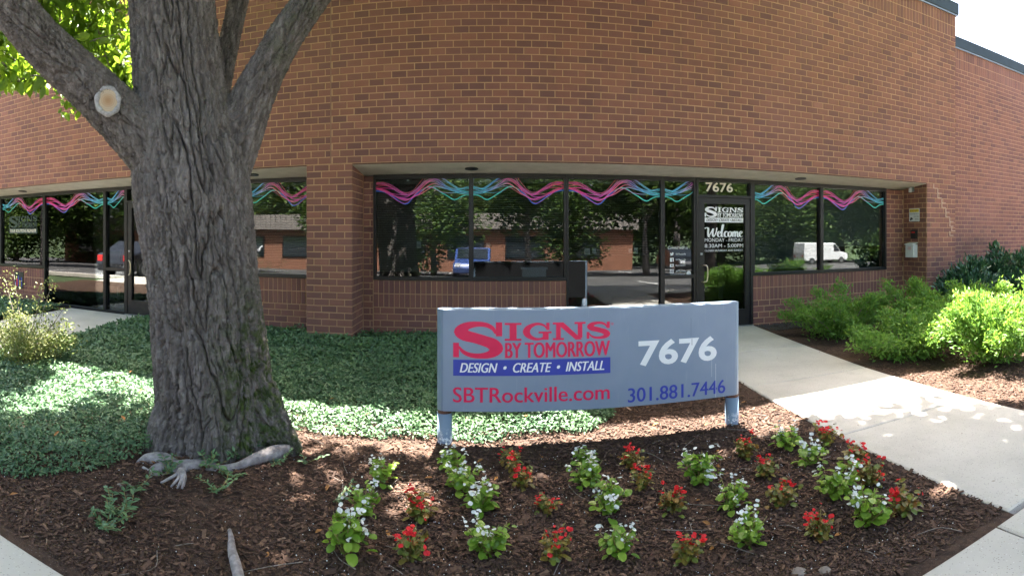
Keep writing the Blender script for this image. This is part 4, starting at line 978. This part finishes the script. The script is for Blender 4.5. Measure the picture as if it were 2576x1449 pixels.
SPRIG = [(262, 1330, 30, 'lowest periwinkle sprig on the mulch beside the pavement corner'), (310, 1295, 26, 'periwinkle sprig just above the lowest one on the mulch'), (420, 1195, 24, 'periwinkle sprig among the pale surface roots'), (340, 1235, 18, 'periwinkle sprig between carpet edge and pale roots'), (520, 1185, 22, 'periwinkle sprig growing against the foot of the trunk'), (612, 1160, 26, 'periwinkle sprig by the buttress root'), (590, 1205, 18, 'periwinkle sprig in front of the buttress root'), (545, 1240, 20, 'periwinkle sprig on bare mulch below the trunk'), (690, 1175, 14, 'small periwinkle sprig past the buttress root'), (845, 1262, 12, 'thin green weed beside the white begonias'), (268, 1290, 16, 'periwinkle sprig highest of the three by the pavement corner'), (770, 1165, 12, 'tiny sprig between trunk and begonias')]
for a in SPRIG: runner(*a)

# mulch chips, perlite, twigs
nc = 150000; x = rng.uniform(-4.6, 5.6, nc); y = rng.uniform(1.72, 5.2, nc); d = np.hypot(x, y)
inbed = ((x < 2.305) | ((x > 3.74) & (y < 4.6)))
keep = inbed & (rng.random(nc) < np.clip((3.0 / d) ** 1.6, .12, 1)) & (np.abs(np.arctan2(x, y) - .03) < 1.0) & ~(in_ivy(x, y) & (rng.random(nc) < .75)); x, y = x[keep], y[keep]
soilp = n2(x, y, 1.2, 60); keep = rng.random(len(x)) < np.clip(.78 - 1.0 * (soilp - .12), .30, 1); x, y = x[keep], y[keep]; n = len(x)
Lc = rng.gamma(3, .0062, n) + .007; Wc = Lc * rng.uniform(.16, .42, n); Tc = rng.uniform(.0015, .005, n); a = rng.uniform(0, 6.28, n)
T = np.stack([np.cos(a), np.sin(a), rng.normal(0, .22, n)], 1); T = unit(T); N = unit(rng.normal(0, .28, (n, 3)) + [0, 0, 1]); S = unit(np.cross(T, N)); N = np.cross(S, T)
C = np.stack([x, y, bedz(np.minimum(x, np.where(x < 3, 2.28, 99)), y) + rng.uniform(0, .014, n)], 1)
V = np.stack([C + T * (sx * Lc / 2)[:, None] * (1 if sz < 0 else .86) + S * (sy * Wc / 2)[:, None] + N * (sz * Tc / 2)[:, None] for sz in (-1, 1) for sx, sy in ((-1, -1), (1, -1), (1, 1), (-1, 1))], 1)
F = (np.arange(n) * 8)[:, None, None] + BOXF[1:][None]
o = link('bark_mulch', mk('bark_mulch', V.reshape(-1, 3), [F.reshape(-1, 4)], False, {'v': np.repeat(np.clip(rng.beta(1.3, 2.2, n), 0, 1), 8)}), M['chips'])
tag(o, 'shredded brown bark mulch spread over the flower bed', 'mulch', kind='stuff')
n = 1500; x = np.concatenate([rng.uniform(-.9, 2.2, n - 250), rng.uniform(-2.6, 0, 250)]); y = rng.uniform(1.8, 3.6, n); r = rng.uniform(.0014, .0042, n)
OV = np.array([[1, 0, 0], [0, 1, 0], [-1, 0, 0], [0, -1, 0], [0, 0, 1], [0, 0, -1.]]); OF = np.array([[0, 1, 4], [1, 2, 4], [2, 3, 4], [3, 0, 4], [1, 0, 5], [2, 1, 5], [3, 2, 5], [0, 3, 5]])
V = np.stack([x, y, bedz(x, y) + .008], 1)[:, None] + OV[None] * r[:, None, None] * rng.uniform(.6, 1.3, (n, 6, 1))
o = link('perlite', mk('perlite', V.reshape(-1, 3), [((np.arange(n) * 6)[:, None, None] + OF[None]).reshape(-1, 3)]), M['perlite']); tag(o, 'tiny white perlite grains scattered between the begonias', 'grains', kind='stuff')
m = MB()
for _ in range(70):
    x0, y0 = rng.uniform(-3.2, 2.2), rng.uniform(1.75, 3.9); a = rng.uniform(0, 6.28); L = rng.uniform(.08, .32); b = rng.normal(0, .5)
    q = [(x0 + t * L * math.cos(a + b * t), y0 + t * L * math.sin(a + b * t)) for t in (0, .5, 1)]
    if any(not (1.75 < p[1] < 4.2 and p[0] < 2.25) for p in q): continue
    m.tube(crom([(p[0], p[1], float(bedz(np.array([p[0]]), np.array([p[1]]))[0]) + .009 + .008 * rng.random()) for p in q], 8), [.0028, .0026, .0024, .0022, .002, .0018, .0015, .001], 5)
o = m.build('fallen_twigs', M['twig'], smooth=True); tag(o, 'thin dry twigs lying about on the mulch', 'twigs', kind='stuff')
n = 70; x = rng.uniform(-3.6, 2.2, n); y = rng.uniform(1.8, 4.3, n); z = bedz(x, y) + .012 + np.where(in_ivy(x, y), .13, 0); N = unit(rng.normal(0, .35, (n, 3)) + [0, 0, 1]); L = rng.uniform(.03, .06, n)
tag(leaf_obj('fallen_leaves', np.stack([x, y, z], 1), np.cross(N, rdir(n)), N, L, L * .42, M['deadleaf']), 'few dry orange leaves fallen on the bed', 'leaves', kind='stuff')
n = 60; x = rng.uniform(2.35, 3.65, n); y = rng.uniform(1.2, 5.5, n); N = unit(rng.normal(0, .15, (n, 3)) + [0, 0, 1]); L = rng.uniform(.008, .028, n)
tag(leaf_obj('path_litter', np.stack([x, y, TZ(x, y) + .019], 1), np.cross(N, rdir(n)), N, L, L * .4, M['twig'], prof=LANCE, droop=0, fold=.05), 'dark bits of leaf litter scattered on the entrance path', 'litter', kind='stuff')
# dark gravel strip along the foot of the wall
n = 5200; x = np.concatenate([rng.uniform(-1.7, 2.25, n * 2 // 3), rng.uniform(3.75, 5.6, n - n * 2 // 3)]); y = rng.uniform(6.80, 7.23, n); r = rng.uniform(.006, .016, n)
V = np.stack([x, y, TZ(x, y) + .004], 1)[:, None] + OV[None] * r[:, None, None] * rng.uniform(.6, 1.3, (n, 6, 1))
o = link('gravel_strip', mk('gravel_strip', V.reshape(-1, 3), [((np.arange(n) * 6)[:, None, None] + OF[None]).reshape(-1, 3)]), M['gravel']); tag(o, 'dark gravel strip along the foot of the window wall', 'gravel', kind='stuff')

# begonias: one leaf, one white and one red flower mesh shared by all
def single_leaf(name, L, W, mat, v, prof=ROUND):
    V, F, idx = leaves(np.zeros((1, 3)), np.array([[1., 0, .0]]), np.array([[0, 0, 1.]]), L, W, prof, .22, .18); me = mk(name, V, [F], True, {'v': np.full(len(V), v)}); me.materials.append(mat); return me
BLF = [single_leaf('leaf', .050, .047, M['beg_leaf'], v) for v in (.1, .3, .5, .7, .9)]
BRF = [single_leaf('leaf', .042, .034, M['beg_bronze'], v) for v in (.05, .3, .5, .75, .95)]
def flower_mesh(name, mat, s):
    P = np.zeros((4, 3)); a = np.array([0, 1.6, 3.14, 4.7]); T = np.stack([np.cos(a), np.sin(a), [.35, .5, .35, .5]], 1); N = np.tile([0, 0, 1.], (4, 1)); Ls = np.array([1, .72, 1, .72]) * s
    V, F, idx = leaves(P, T, N, Ls, Ls * np.array([1.25, .8, 1.25, .8]), ROUND, .15, .1)
    me = mk(name, V, [F], True, {'v': rng.random(4)[idx]}); me.materials.append(mat); me.materials.append(M['pollen']); return me
FW = [flower_mesh('flower', M['petal_w'], s) for s in (.009, .0115, .014)]
FR = [flower_mesh('flower', M['petal_r'], s) for s in (.011, .0135, .016)]
def begonia(px, py, white, size, label):
    gx_, gy_ = GP(px, py); z0 = float(bedz(np.array([gx_]), np.array([gy_]))[0])
    e = empty('begonia', (gx_, gy_, z0), rng.uniform(0, 6.28), label, 'begonia', 'white begonias in the bed' if white else 'red begonias in the bed')
    s = size * .88 * rng.uniform(.86, 1.1); m = MB(); H = (.175 if white else .155) * s; Rr = (.115 if white else .10) * s; tips = []
    for k in range(14 if white else 16):
        a = rng.uniform(0, 6.28); t = rng.random(); rr = Rr * rng.uniform(.15, .95); hz = H * rng.uniform(.55, 1)
        C = crom([(0, 0, -.01), (.45 * rr * math.cos(a), .45 * rr * math.sin(a), hz * .5), (rr * math.cos(a), rr * math.sin(a), hz)], 7); m.tube(C, [.0042, .004, .0036, .0032, .0028, .0024, .002], 5); tips.append(C)
    q = m.build('stems', M['beg_stem'], e, smooth=True); q['kind'] = 'stuff'
    lib = BLF if white else BRF
    def put(me, p, out, up, sc, nm):
        T_ = Vector(out).normalized(); N_ = Vector(up); S_ = T_.cross(N_).normalized(); N_ = S_.cross(T_)
        b = Matrix.Identity(4)
        for r in range(3): b[r][0], b[r][1], b[r][2], b[r][3] = T_[r] * sc, -S_[r] * sc, N_[r] * sc, p[r]
        o = bpy.data.objects.new(nm, me); COL.objects.link(o); o.parent = e; o.matrix_basis = b
    # twelve large leaves are parts, the small ones between them one mass
    for k in range(16):
        a = k * 2.4 + rng.normal(0, .3); hz = H * (.14 + .045 * k) ; rr = Rr * rng.uniform(.25, .75) * (1.05 - .035 * k)
        put(lib[rng.integers(0, 5)], (rr * math.cos(a), rr * math.sin(a), hz), (math.cos(a), math.sin(a), rng.uniform(-.35, .35)), (-.5 * math.cos(a) + rng.normal(0, .2), -.5 * math.sin(a) + rng.normal(0, .2), 1), s * rng.uniform(.75, 1.15), 'leaf')
    n = 105 if white else 125
    C = np.array([tips[rng.integers(0, len(tips))][rng.integers(2, 7)] for _ in range(n)]) * np.array([1.05, 1.05, .92]) + rng.normal(0, .010, (n, 3)) * s; a = rng.uniform(0, 6.28, n); T = np.stack([np.cos(a), np.sin(a), rng.normal(.05, .4, n)], 1); N = unit(rng.normal(0, .45, (n, 3)) + [0, 0, 1]); L = (rng.uniform(.024, .045, n) if white else rng.uniform(.022, .042, n)) * s
    f = leaf_obj('foliage', C, T, N, L, L * (.9 if white else .75), M['beg_leaf'] if white else M['beg_bronze'], e, ROUND, .22, .18); f['kind'] = 'stuff'
    heads = [tips[rng.integers(0, len(tips))][-1] for _ in range(8)]
    for k in range(34 if white else 32):
        tpt = heads[rng.integers(0, 8)]; p = tpt * np.array([1.06, 1.06, 1.0]) + rng.normal(0, .013, 3) * s + [0, 0, .016]
        if rng.random() < .15: p = p * np.array([1.1, 1.1, .7])
        put((FW if white else FR)[rng.integers(0, 3)], tuple(p), tuple(rng.normal(0, 1, 2)) + (.1,), (rng.normal(0, .8), rng.normal(-.3, .8), .8), s * rng.uniform(.85, 1.2), 'flower')
W_, R_ = True, False
# bearing px, foot px, colour, size
BEG = [(870, 1400, W_, 1.12), (1030, 1412, R_, 1.0), (1222, 1400, W_, 1.05), (1395, 1415, R_, 1.0), (1553, 1402, W_, 1.05), (1725, 1412, R_, 1.0),
       (915, 1300, W_, .98), (1055, 1305, R_, .98), (1203, 1290, W_, 1.12), (1372, 1288, R_, .85), (1530, 1295, W_, 1.1), (1692, 1285, R_, 1.0), (1885, 1362, W_, 1.0), (2060, 1345, R_, 1.0),
       (960, 1212, W_, .95), (1152, 1235, W_, 1.05), (1312, 1220, R_, .90), (1478, 1225, W_, 1.1), (1618, 1232, R_, .95), (1840, 1275, W_, 1.1), (1968, 1265, R_, 1.0), (2183, 1315, W_, 1.1), (2272, 1295, R_, 1.0),
       (1128, 1172, W_, .98), (1292, 1178, R_, .92), (1472, 1168, W_, 1.0), (1588, 1175, R_, .95), (1765, 1215, W_, 1.25), (1925, 1195, R_, 1.0), (2105, 1245, W_, 1.15), (2190, 1220, R_, 1.12),
       (1875, 1145, R_, .95), (1978, 1125, W_, 1.0), (2040, 1165, W_, 1.15), (2147, 1178, R_, 1.15), (2080, 1120, R_, 1.05)]
ROWN = [(0, 6, 'front row'), (6, 14, 'second row'), (14, 23, 'third row'), (23, 31, 'fourth row'), (31, 36, 'last row by the path')]
ORD = ['first', 'second', 'third', 'fourth', 'fifth', 'sixth']
for a, b, rn in ROWN:
    cnt = {True: 0, False: 0}
    for it in sorted(BEG[a:b]):
        c = ORD[cnt[it[2]]]; cnt[it[2]] += 1
        begonia(*it, f"{c} {'white flowering' if it[2] else 'red flowering bronze'} begonia from the tree in the {rn}")

# shrubs
def shrub(name, label, cat, cx_, cy_, rx, ry, hgt, nl, mat, Ls, prof=LANCE, wid=.34, stems=22, z0=.03, up=.5, tips=None, group=None, shell=.45, whip=0):
    e = empty(name, (cx_, cy_, z0), label=label, cat=cat, group=group); m = MB(); ends = []
    for k in range(stems):
        a = rng.uniform(0, 6.28); rr = rng.random() ** .5; ex, ey = rr * rx * .9 * math.cos(a), rr * ry * .9 * math.sin(a); ez = hgt * (1 - .45 * rr * rr) * rng.uniform(.55, 1.05 + (.25 if k < whip else 0))
        C = crom([(.12 * ex, .12 * ey, -.03), (.5 * ex, .5 * ey, ez * .55), (ex, ey, ez)], 8); m.tube(C, np.linspace(.008, .002, 8), 5); ends.append(C)
    q = m.build('branches', M['twig'], e, smooth=True); q['kind'] = 'stuff'
    ends = np.array(ends); i = rng.integers(0, len(ends), nl); t = 1 - rng.random(nl) ** 1.4 * (1 - shell * .3)
    C = np.stack([np.interp(t * 7, range(8), ends[0][:, 0])] * 3, 1) * 0
    j = np.clip((t * 7).astype(int), 0, 6); f = (t * 7 - j)[:, None]; C = ends[i, j] * (1 - f) + ends[i, j + 1] * f
    sp_ = .075 * (1.25 - t)[:, None] + .022
    P = C + rng.normal(0, 1, (nl, 3)) * sp_ * np.array([1.3, 1.3, .8]); P[:, 2] = np.maximum(P[:, 2], .015)
    out = unit(P * np.array([1, 1, .3]) + [0, 0, .05]); T = unit(out * .6 + rdir(nl) * .8 + [0, 0, up]); N = unit(rng.normal(0, .5, (nl, 3)) + out * .3 + [0, -.1, .9])
    L = Ls * rng.uniform(.65, 1.25, nl)
    f_ = leaf_obj('foliage', P, T, N, L, L * wid, mat, e, prof); f_['kind'] = 'stuff'
    if name == 'spirea_bush':
        hd = np.array([ends[k][-1] for k in range(0, stems, 2)]); Q = np.repeat(hd, 26, 0); Q = Q + rng.normal(0, .022, Q.shape) * np.array([1.2, 1.2, .45]) + [0, 0, .03]; k_ = len(Q)
        h_ = leaf_obj('flower_heads', Q, rdir(k_), unit(rdir(k_) * .5 + [0, 0, 1]), rng.uniform(.008, .016, k_), .009, M['spent'], e, ROUND); h_['kind'] = 'stuff'
    return e, ends
shrub('spirea_bush', 'low green spirea bush against the low wall by the door', 'bush', 4.5, 6.1, 1.08, .66, .74, 9500, M['spirea'], .055, whip=5)
shrub('spirea_bush', 'green spirea bush in shade next to the corner of the recess', 'bush', 5.6, 5.75, 1.0, .70, .74, 8500, M['spirea'], .055, whip=6)
shrub('spirea_bush', 'green spirea bush leaning over the path edge', 'bush', 4.42, 4.75, .80, .72, .56, 9000, M['spirea'], .055, up=.2)
shrub('spirea_bush', 'green spirea bush between laurel hedge and sunlit bush', 'bush', 5.75, 4.85, 1.05, .75, .86, 9500, M['spirea'], .055, whip=4)
shrub('spirea_bush', 'brilliant sunlit spirea bush nearest the path', 'bush', 5.0, 3.85, 1.0, .66, .80, 12500, M['spirea'], .058, whip=6)
shrub('spirea_bush', 'brilliant sunlit spirea bush at the edge of the view', 'bush', 6.4, 3.95, 1.05, .68, .95, 11000, M['spirea'], .058, whip=6)
shrub('laurel_hedge', 'dark glossy cherry laurel hedge in front of the wing wall', 'hedge', 8.6, 6.35, 1.9, .62, 1.14, 17000, M['laurel'], .105, prof=OVATE, wid=.32, stems=60, up=.9, z0=.08)
shrub('laurel_hedge', 'dark glossy cherry laurel clump beside the end pier', 'hedge', 7.15, 6.10, .72, .45, .98, 6000, M['laurel'], .10, prof=OVATE, wid=.32, stems=26, up=.9, z0=.08)
e, en = shrub('azalea_bush', 'pale sunlit azalea bush with bare reaching stems by the side path', 'bush', -4.55, 4.0, .82, .50, .56, 6000, M['azalea'], .034, prof=OVATE, wid=.5, stems=20, up=.4, z0=.06)
m = MB(); P = []
for (a, b, c) in ((-.25, .05, .93), (.32, .1, .86), (.05, .2, .80), (-.45, .1, .82), (.5, .1, .62)):
    C = crom([(.1 * a, .1 * b, .2), (.55 * a, .6 * b, .55 * c), (a, b, c)], 12); m.tube(C, np.linspace(.007, .0025, 12), 5)
    for k in range(70): P.append(C[rng.integers(6, 12)] + rng.normal(0, .05, 3))
q = m.build('reaching_stems', M['twig'], e, smooth=True); P = np.array(P); n = len(P); L = rng.uniform(.024, .042, n)
f_ = leaf_obj('foliage', P, unit(rdir(n) + [0, 0, .5]), unit(rdir(n) * .6 + [0, 0, 1]), L, L * .5, M['azalea'], e); f_['kind'] = 'stuff'
# stones half buried by the pavement
for k, (px, py, s, lab) in enumerate(((2075, 1428, .030, 'grey stone half buried at the pavement end of the bed'), (2010, 1436, .036, 'flat pale stone next to the half buried grey one'), (302, 1222, .022, 'small tan stone between periwinkle and mulch'))):
    gx_, gy_ = GP(px, py); bm = bmesh.new(); bmesh.ops.create_icosphere(bm, subdivisions=2, radius=s)
    for v in bm.verts: v.co *= 1 + .25 * float(noise(np.array([list(v.co * 40)]), k)[0]); v.co.z *= .5
    me = bpy.data.meshes.new('garden_stone'); bm.to_mesh(me); bm.free(); o = link('garden_stone', me, M['twig']); o.location = (gx_, gy_, float(bedz(np.array([gx_]), np.array([gy_]))[0]) + s * .15); tag(o, lab, 'stone', 'stones in the bed')

# ------------------------------------------------------------------ across the parking lot: what the windows mirror
def at_g(x, y): return (x, y, float(gz(0, y)) + .03)
fb = empty('office_block', at_g(-10, -24), label='low orange brick office block with ribbed metal fascia across the lot', cat='building')
m = MB(); m.box(-28, 20, -.0, -12, -.3, 3.6); m.build('wall', M['far_brick'], fb)
m = MB(); m.box(-28.3, 20.3, .04, .5, 3.0, 4.1); fa = m.build('fascia', M['fascia'], fb)
m = MB()
for k in range(120): xx = -28.2 + k * .405; m.box(xx, xx + .09, .5, .58, 3.02, 4.08)
q = m.build('rib', M['fascia'], fa); q['kind'] = 'stuff'
for k in range(11):
    xx = -26 + k * 4.1; m = MB(); m.box(xx, xx + 2.6, .01, .06, .9, 2.5); w = m.build('window', M['bronze'], fb); m = MB(); m.box(xx + .08, xx + 2.52, .061, .075, .98, 2.42); m.build('pane', M['carglass'], w)
def car(x, y, rz, paint, label, van=False):
    e = empty('white_van' if van else 'parked_car', at_g(x, y), rz, label, 'van' if van else 'car', None if van else 'cars in the parking lot')
    pm = plain('paint', paint, .25, .1, 1, .03)
    if van: side = [(-2.6, .35), (2.45, .35), (2.6, .6), (2.55, 1.0), (1.75, 1.15), (1.05, 2.0), (.7, 2.1), (-2.55, 2.1), (-2.65, 1.2)]; W = .98
    else: side = [(-2.2, .3), (2.2, .3), (2.28, .6), (2.1, .82), (1.15, .95), (.45, 1.42), (-.9, 1.45), (-1.7, 1.05), (-2.2, .98), (-2.28, .6)]; W = .88
    m = MB(); m.prism(side, (0, -W, 0), X_, Z_, Y_, 0, 2 * W); m.build('body', pm, e, bevel=.08)
    g = [(1.0, 1.95), (1.62, 1.2), (.85, 1.2), (.75, 1.95)] if van else [(1.0, .97), (.42, 1.37), (-.85, 1.40), (-1.5, 1.06)]
    for s in (-1, 1): m = MB(); m.prism(g, (0, s * W, 0), X_, Z_, Y_, -.012, .012); m.build('side_window', M['carglass'], e)
    if van: m = MB(); m.prism([(1.10, 1.93), (1.70, 1.2), (1.74, 1.2), (1.14, 1.93)], (0, -.85, 0), X_, Z_, Y_, 0, 1.7); m.build('windscreen', M['carglass'], e)
    else:
        m = MB(); m.prism([(.5, 1.40), (1.13, .96), (1.17, .98), (.54, 1.42)], (0, -.75, 0), X_, Z_, Y_, 0, 1.5); m.build('windscreen', M['carglass'], e)
    for xx in ((-1.75, 1.75) if van else (-1.4, 1.4)):
        for s in (-1, 1):
            m = MB(); m.tube([(xx, s * (W - .12), .33), (xx, s * (W + .03), .33)], .33, 20); wq = m.build('wheel', M['rubber'], e); m = MB(); m.tube([(xx, s * (W + .0), .33), (xx, s * (W + .045), .33)], .2, 14); m.build('rim', M['chrome'], wq)
    for s in (-.65, .65): m = MB(); q = 2.56 if van else 2.22; m.box(q - .03, q + .05, s - .14, s + .14, .65, .8); m.build('headlight', M['white_box'], e); m = MB(); q = -2.62 if van else -2.24; m.box(q - .04, q + .04, s - .12, s + .12, .7, .92); m.build('tail_light', M['redlight'], e)
car(30.6, -30.5, 0.0, (.80, .80, .80), 'white panel van parked far across the lot', True)
car(-1.0, -13.5, R(90), (.05, .09, .28), 'blue car parked nose to the kerb behind the viewpoint')
car(-13.5, -4.0, R(-90), (.02, .02, .025), 'black car in the near bay beyond the side door')
car(-20, -18.5, R(90), (.45, .46, .48), 'silver car in the far bay before the office block')
car(11.6, -18.2, R(90), (.02, .022, .03), 'dark car in the far bay towards the van')
def far_tree(x, y, h, r, label, nl=5200, ls=.30, mid=.66, zs=.8):
    x, y, zz = at_g(x, y); e = empty('lot_tree', (x, y, zz - .2), rng.uniform(0, 6), label, 'tree', 'trees round the parking lot')
    V, F = tube(crom([(0, 0, 0), (.1, .05, h * .35), (.0, .1, h * .8)], 10), np.linspace(.028 * h, .008 * h, 10), 10); link('trunk', mk('trunk', V, F, True), M['bark'], e)
    cc = rdir(26) * r * rng.uniform(.3, .85, (26, 1)) * np.array([1, 1, zs]) + [0, 0, h * mid]
    m = MB()
    for c in cc[:10]: m.tube([(0, .05, h * .42), tuple(c * [.6, .6, 1] * np.array([1, 1, .92])), tuple(c)], [.05, .035, .012], 6)
    m.build('limbs', M['bark'], e)
    P = cc[rng.integers(0, 26, nl)] + rdir(nl) * (r * .38 * rng.random(nl) ** .4)[:, None]; N = unit(rdir(nl) * .7 + [0, 0, 1]); L = ls * rng.uniform(.6, 1.3, nl)
    leaf_obj('crown', P, np.cross(N, rdir(nl)), N, L, L * .65, M['far_leaf'], e)
far_tree(1.6, -9.5, 6.2, 2.6, 'slender young tree in the island opposite the second window', 4200, .20)
far_tree(7.5, -11.5, 7.0, 3.4, 'broad round tree opposite the tall window'); far_tree(14, -26, 13, 5.2, 'tall tree behind the dark car'); far_tree(19, -35, 13, 6.5, 'tall tree behind the white van')
far_tree(38, -37, 14, 6.0, 'tall tree past the white van'); far_tree(33, -18, 13, 5.5, 'tree farthest along the lot'); far_tree(-16, -12, 9, 4, 'leafy tree between the black and silver cars'); far_tree(-25, -9, 11, 5, 'leafy tree opposite the side door'); far_tree(-7, -34, 14, 6, 'tree rising behind the office block'); far_tree(10, -36, 15, 6.5, 'big tree at the end of the office block')
st2 = empty('added_path_shade_tree', (5.9, .25, 0), label='unseen street tree added so its crown shades the entrance path', cat='tree')  # added outside the view to cast shade on the path
V, F = tube(crom([(0, 0, -.1), (.1, .05, 2.2), (-.2, .6, 4.4)], 12), np.linspace(.17, .10, 12), 12); link('trunk', mk('trunk', V, F, True), M['bark'], st2)
cc = np.array([(gx_ + .0 * zz, gy_ + .445 * zz, zz) for gx_, gy_, zz in zip(rng.uniform(1.4, 7.5, 46), rng.uniform(-1.2, 3.0, 46), rng.uniform(4.6, 7.4, 46))])  # clumps spread along the sun's slant so their shade covers the path
m = MB()
for q in cc[(cc[:, 0] < 5.5) & (cc[:, 2] > 5.6)][:14]: q = q - [5.9, .25, 0]; m.tube(crom([(-.2, .6, 4.3), tuple(q * .5 + [0, .3, 2.6]), tuple(q)], 8), np.linspace(.07, .012, 8), 6)
m.build('limbs', M['bark'], st2)
P, T, N, L = crown(22000, cc, 1.0, .17, .50); leaf_obj('crown', P - [5.9, .25, 0], T, N, L, L * .6, M['tree_leaf'], st2)
far_tree(40, -34, 16, 7, 'woodland tree beyond the van'); far_tree(24, -40, 17, 7.5, 'woodland tree directly behind the van')

far_tree(-3.2, -15, 6.5, 3.0, 'island tree before the middle of the office block', 6000, .22, .5, 1.0)
far_tree(4.6, -17, 7, 3.2, 'island tree before the end of the office block', 6000, .24, .5, 1.0)
far_tree(-8.5, -17, 7, 3.2, 'island tree beside the silver car', 6000, .24, .48, 1.0)
far_tree(22, -39, 11, 5.5, 'bushy tree with low boughs behind the van', 9000, .36, .48, .95)
far_tree(41, -33, 11, 5.5, 'bushy tree with low boughs beside the van nose', 9000, .36, .46, .95)
far_tree(49, -28, 10, 5.0, 'bushy low tree farthest from the office block', 9000, .36, .48, .95)
protos = [o for o in bpy.data.objects if o.get('label', '').startswith('bushy')]
WOOD = [(27, -40), (33, -40), (45, -36), (38, -42), (54, -20), (56, -8), (16, -41), (31, -46), (-36, -16), (-33, -24), (-40, -6), (-30, -34), (-20, -38), (-2, -40), (4, -41), (50, -42)]
for k, (x_, y_) in enumerate(WOOD):
    src = protos[k % 3]; x_, y_, z_ = at_g(float(x_), float(y_))
    e = src.copy(); COL.objects.link(e); e.location = (x_, y_, z_ - .2); e.rotation_euler.z = k * 1.3; s_ = 1 + .12 * ((k * 7) % 5 - 1); e.scale = (s_, s_, s_)
    e['label'] = 'woodland tree mirrored dimly in the glass beyond the parking lot'; e['group'] = 'woodland trees beyond the parking lot'
    for ch in src.children: q = ch.copy(); COL.objects.link(q); q.parent = e
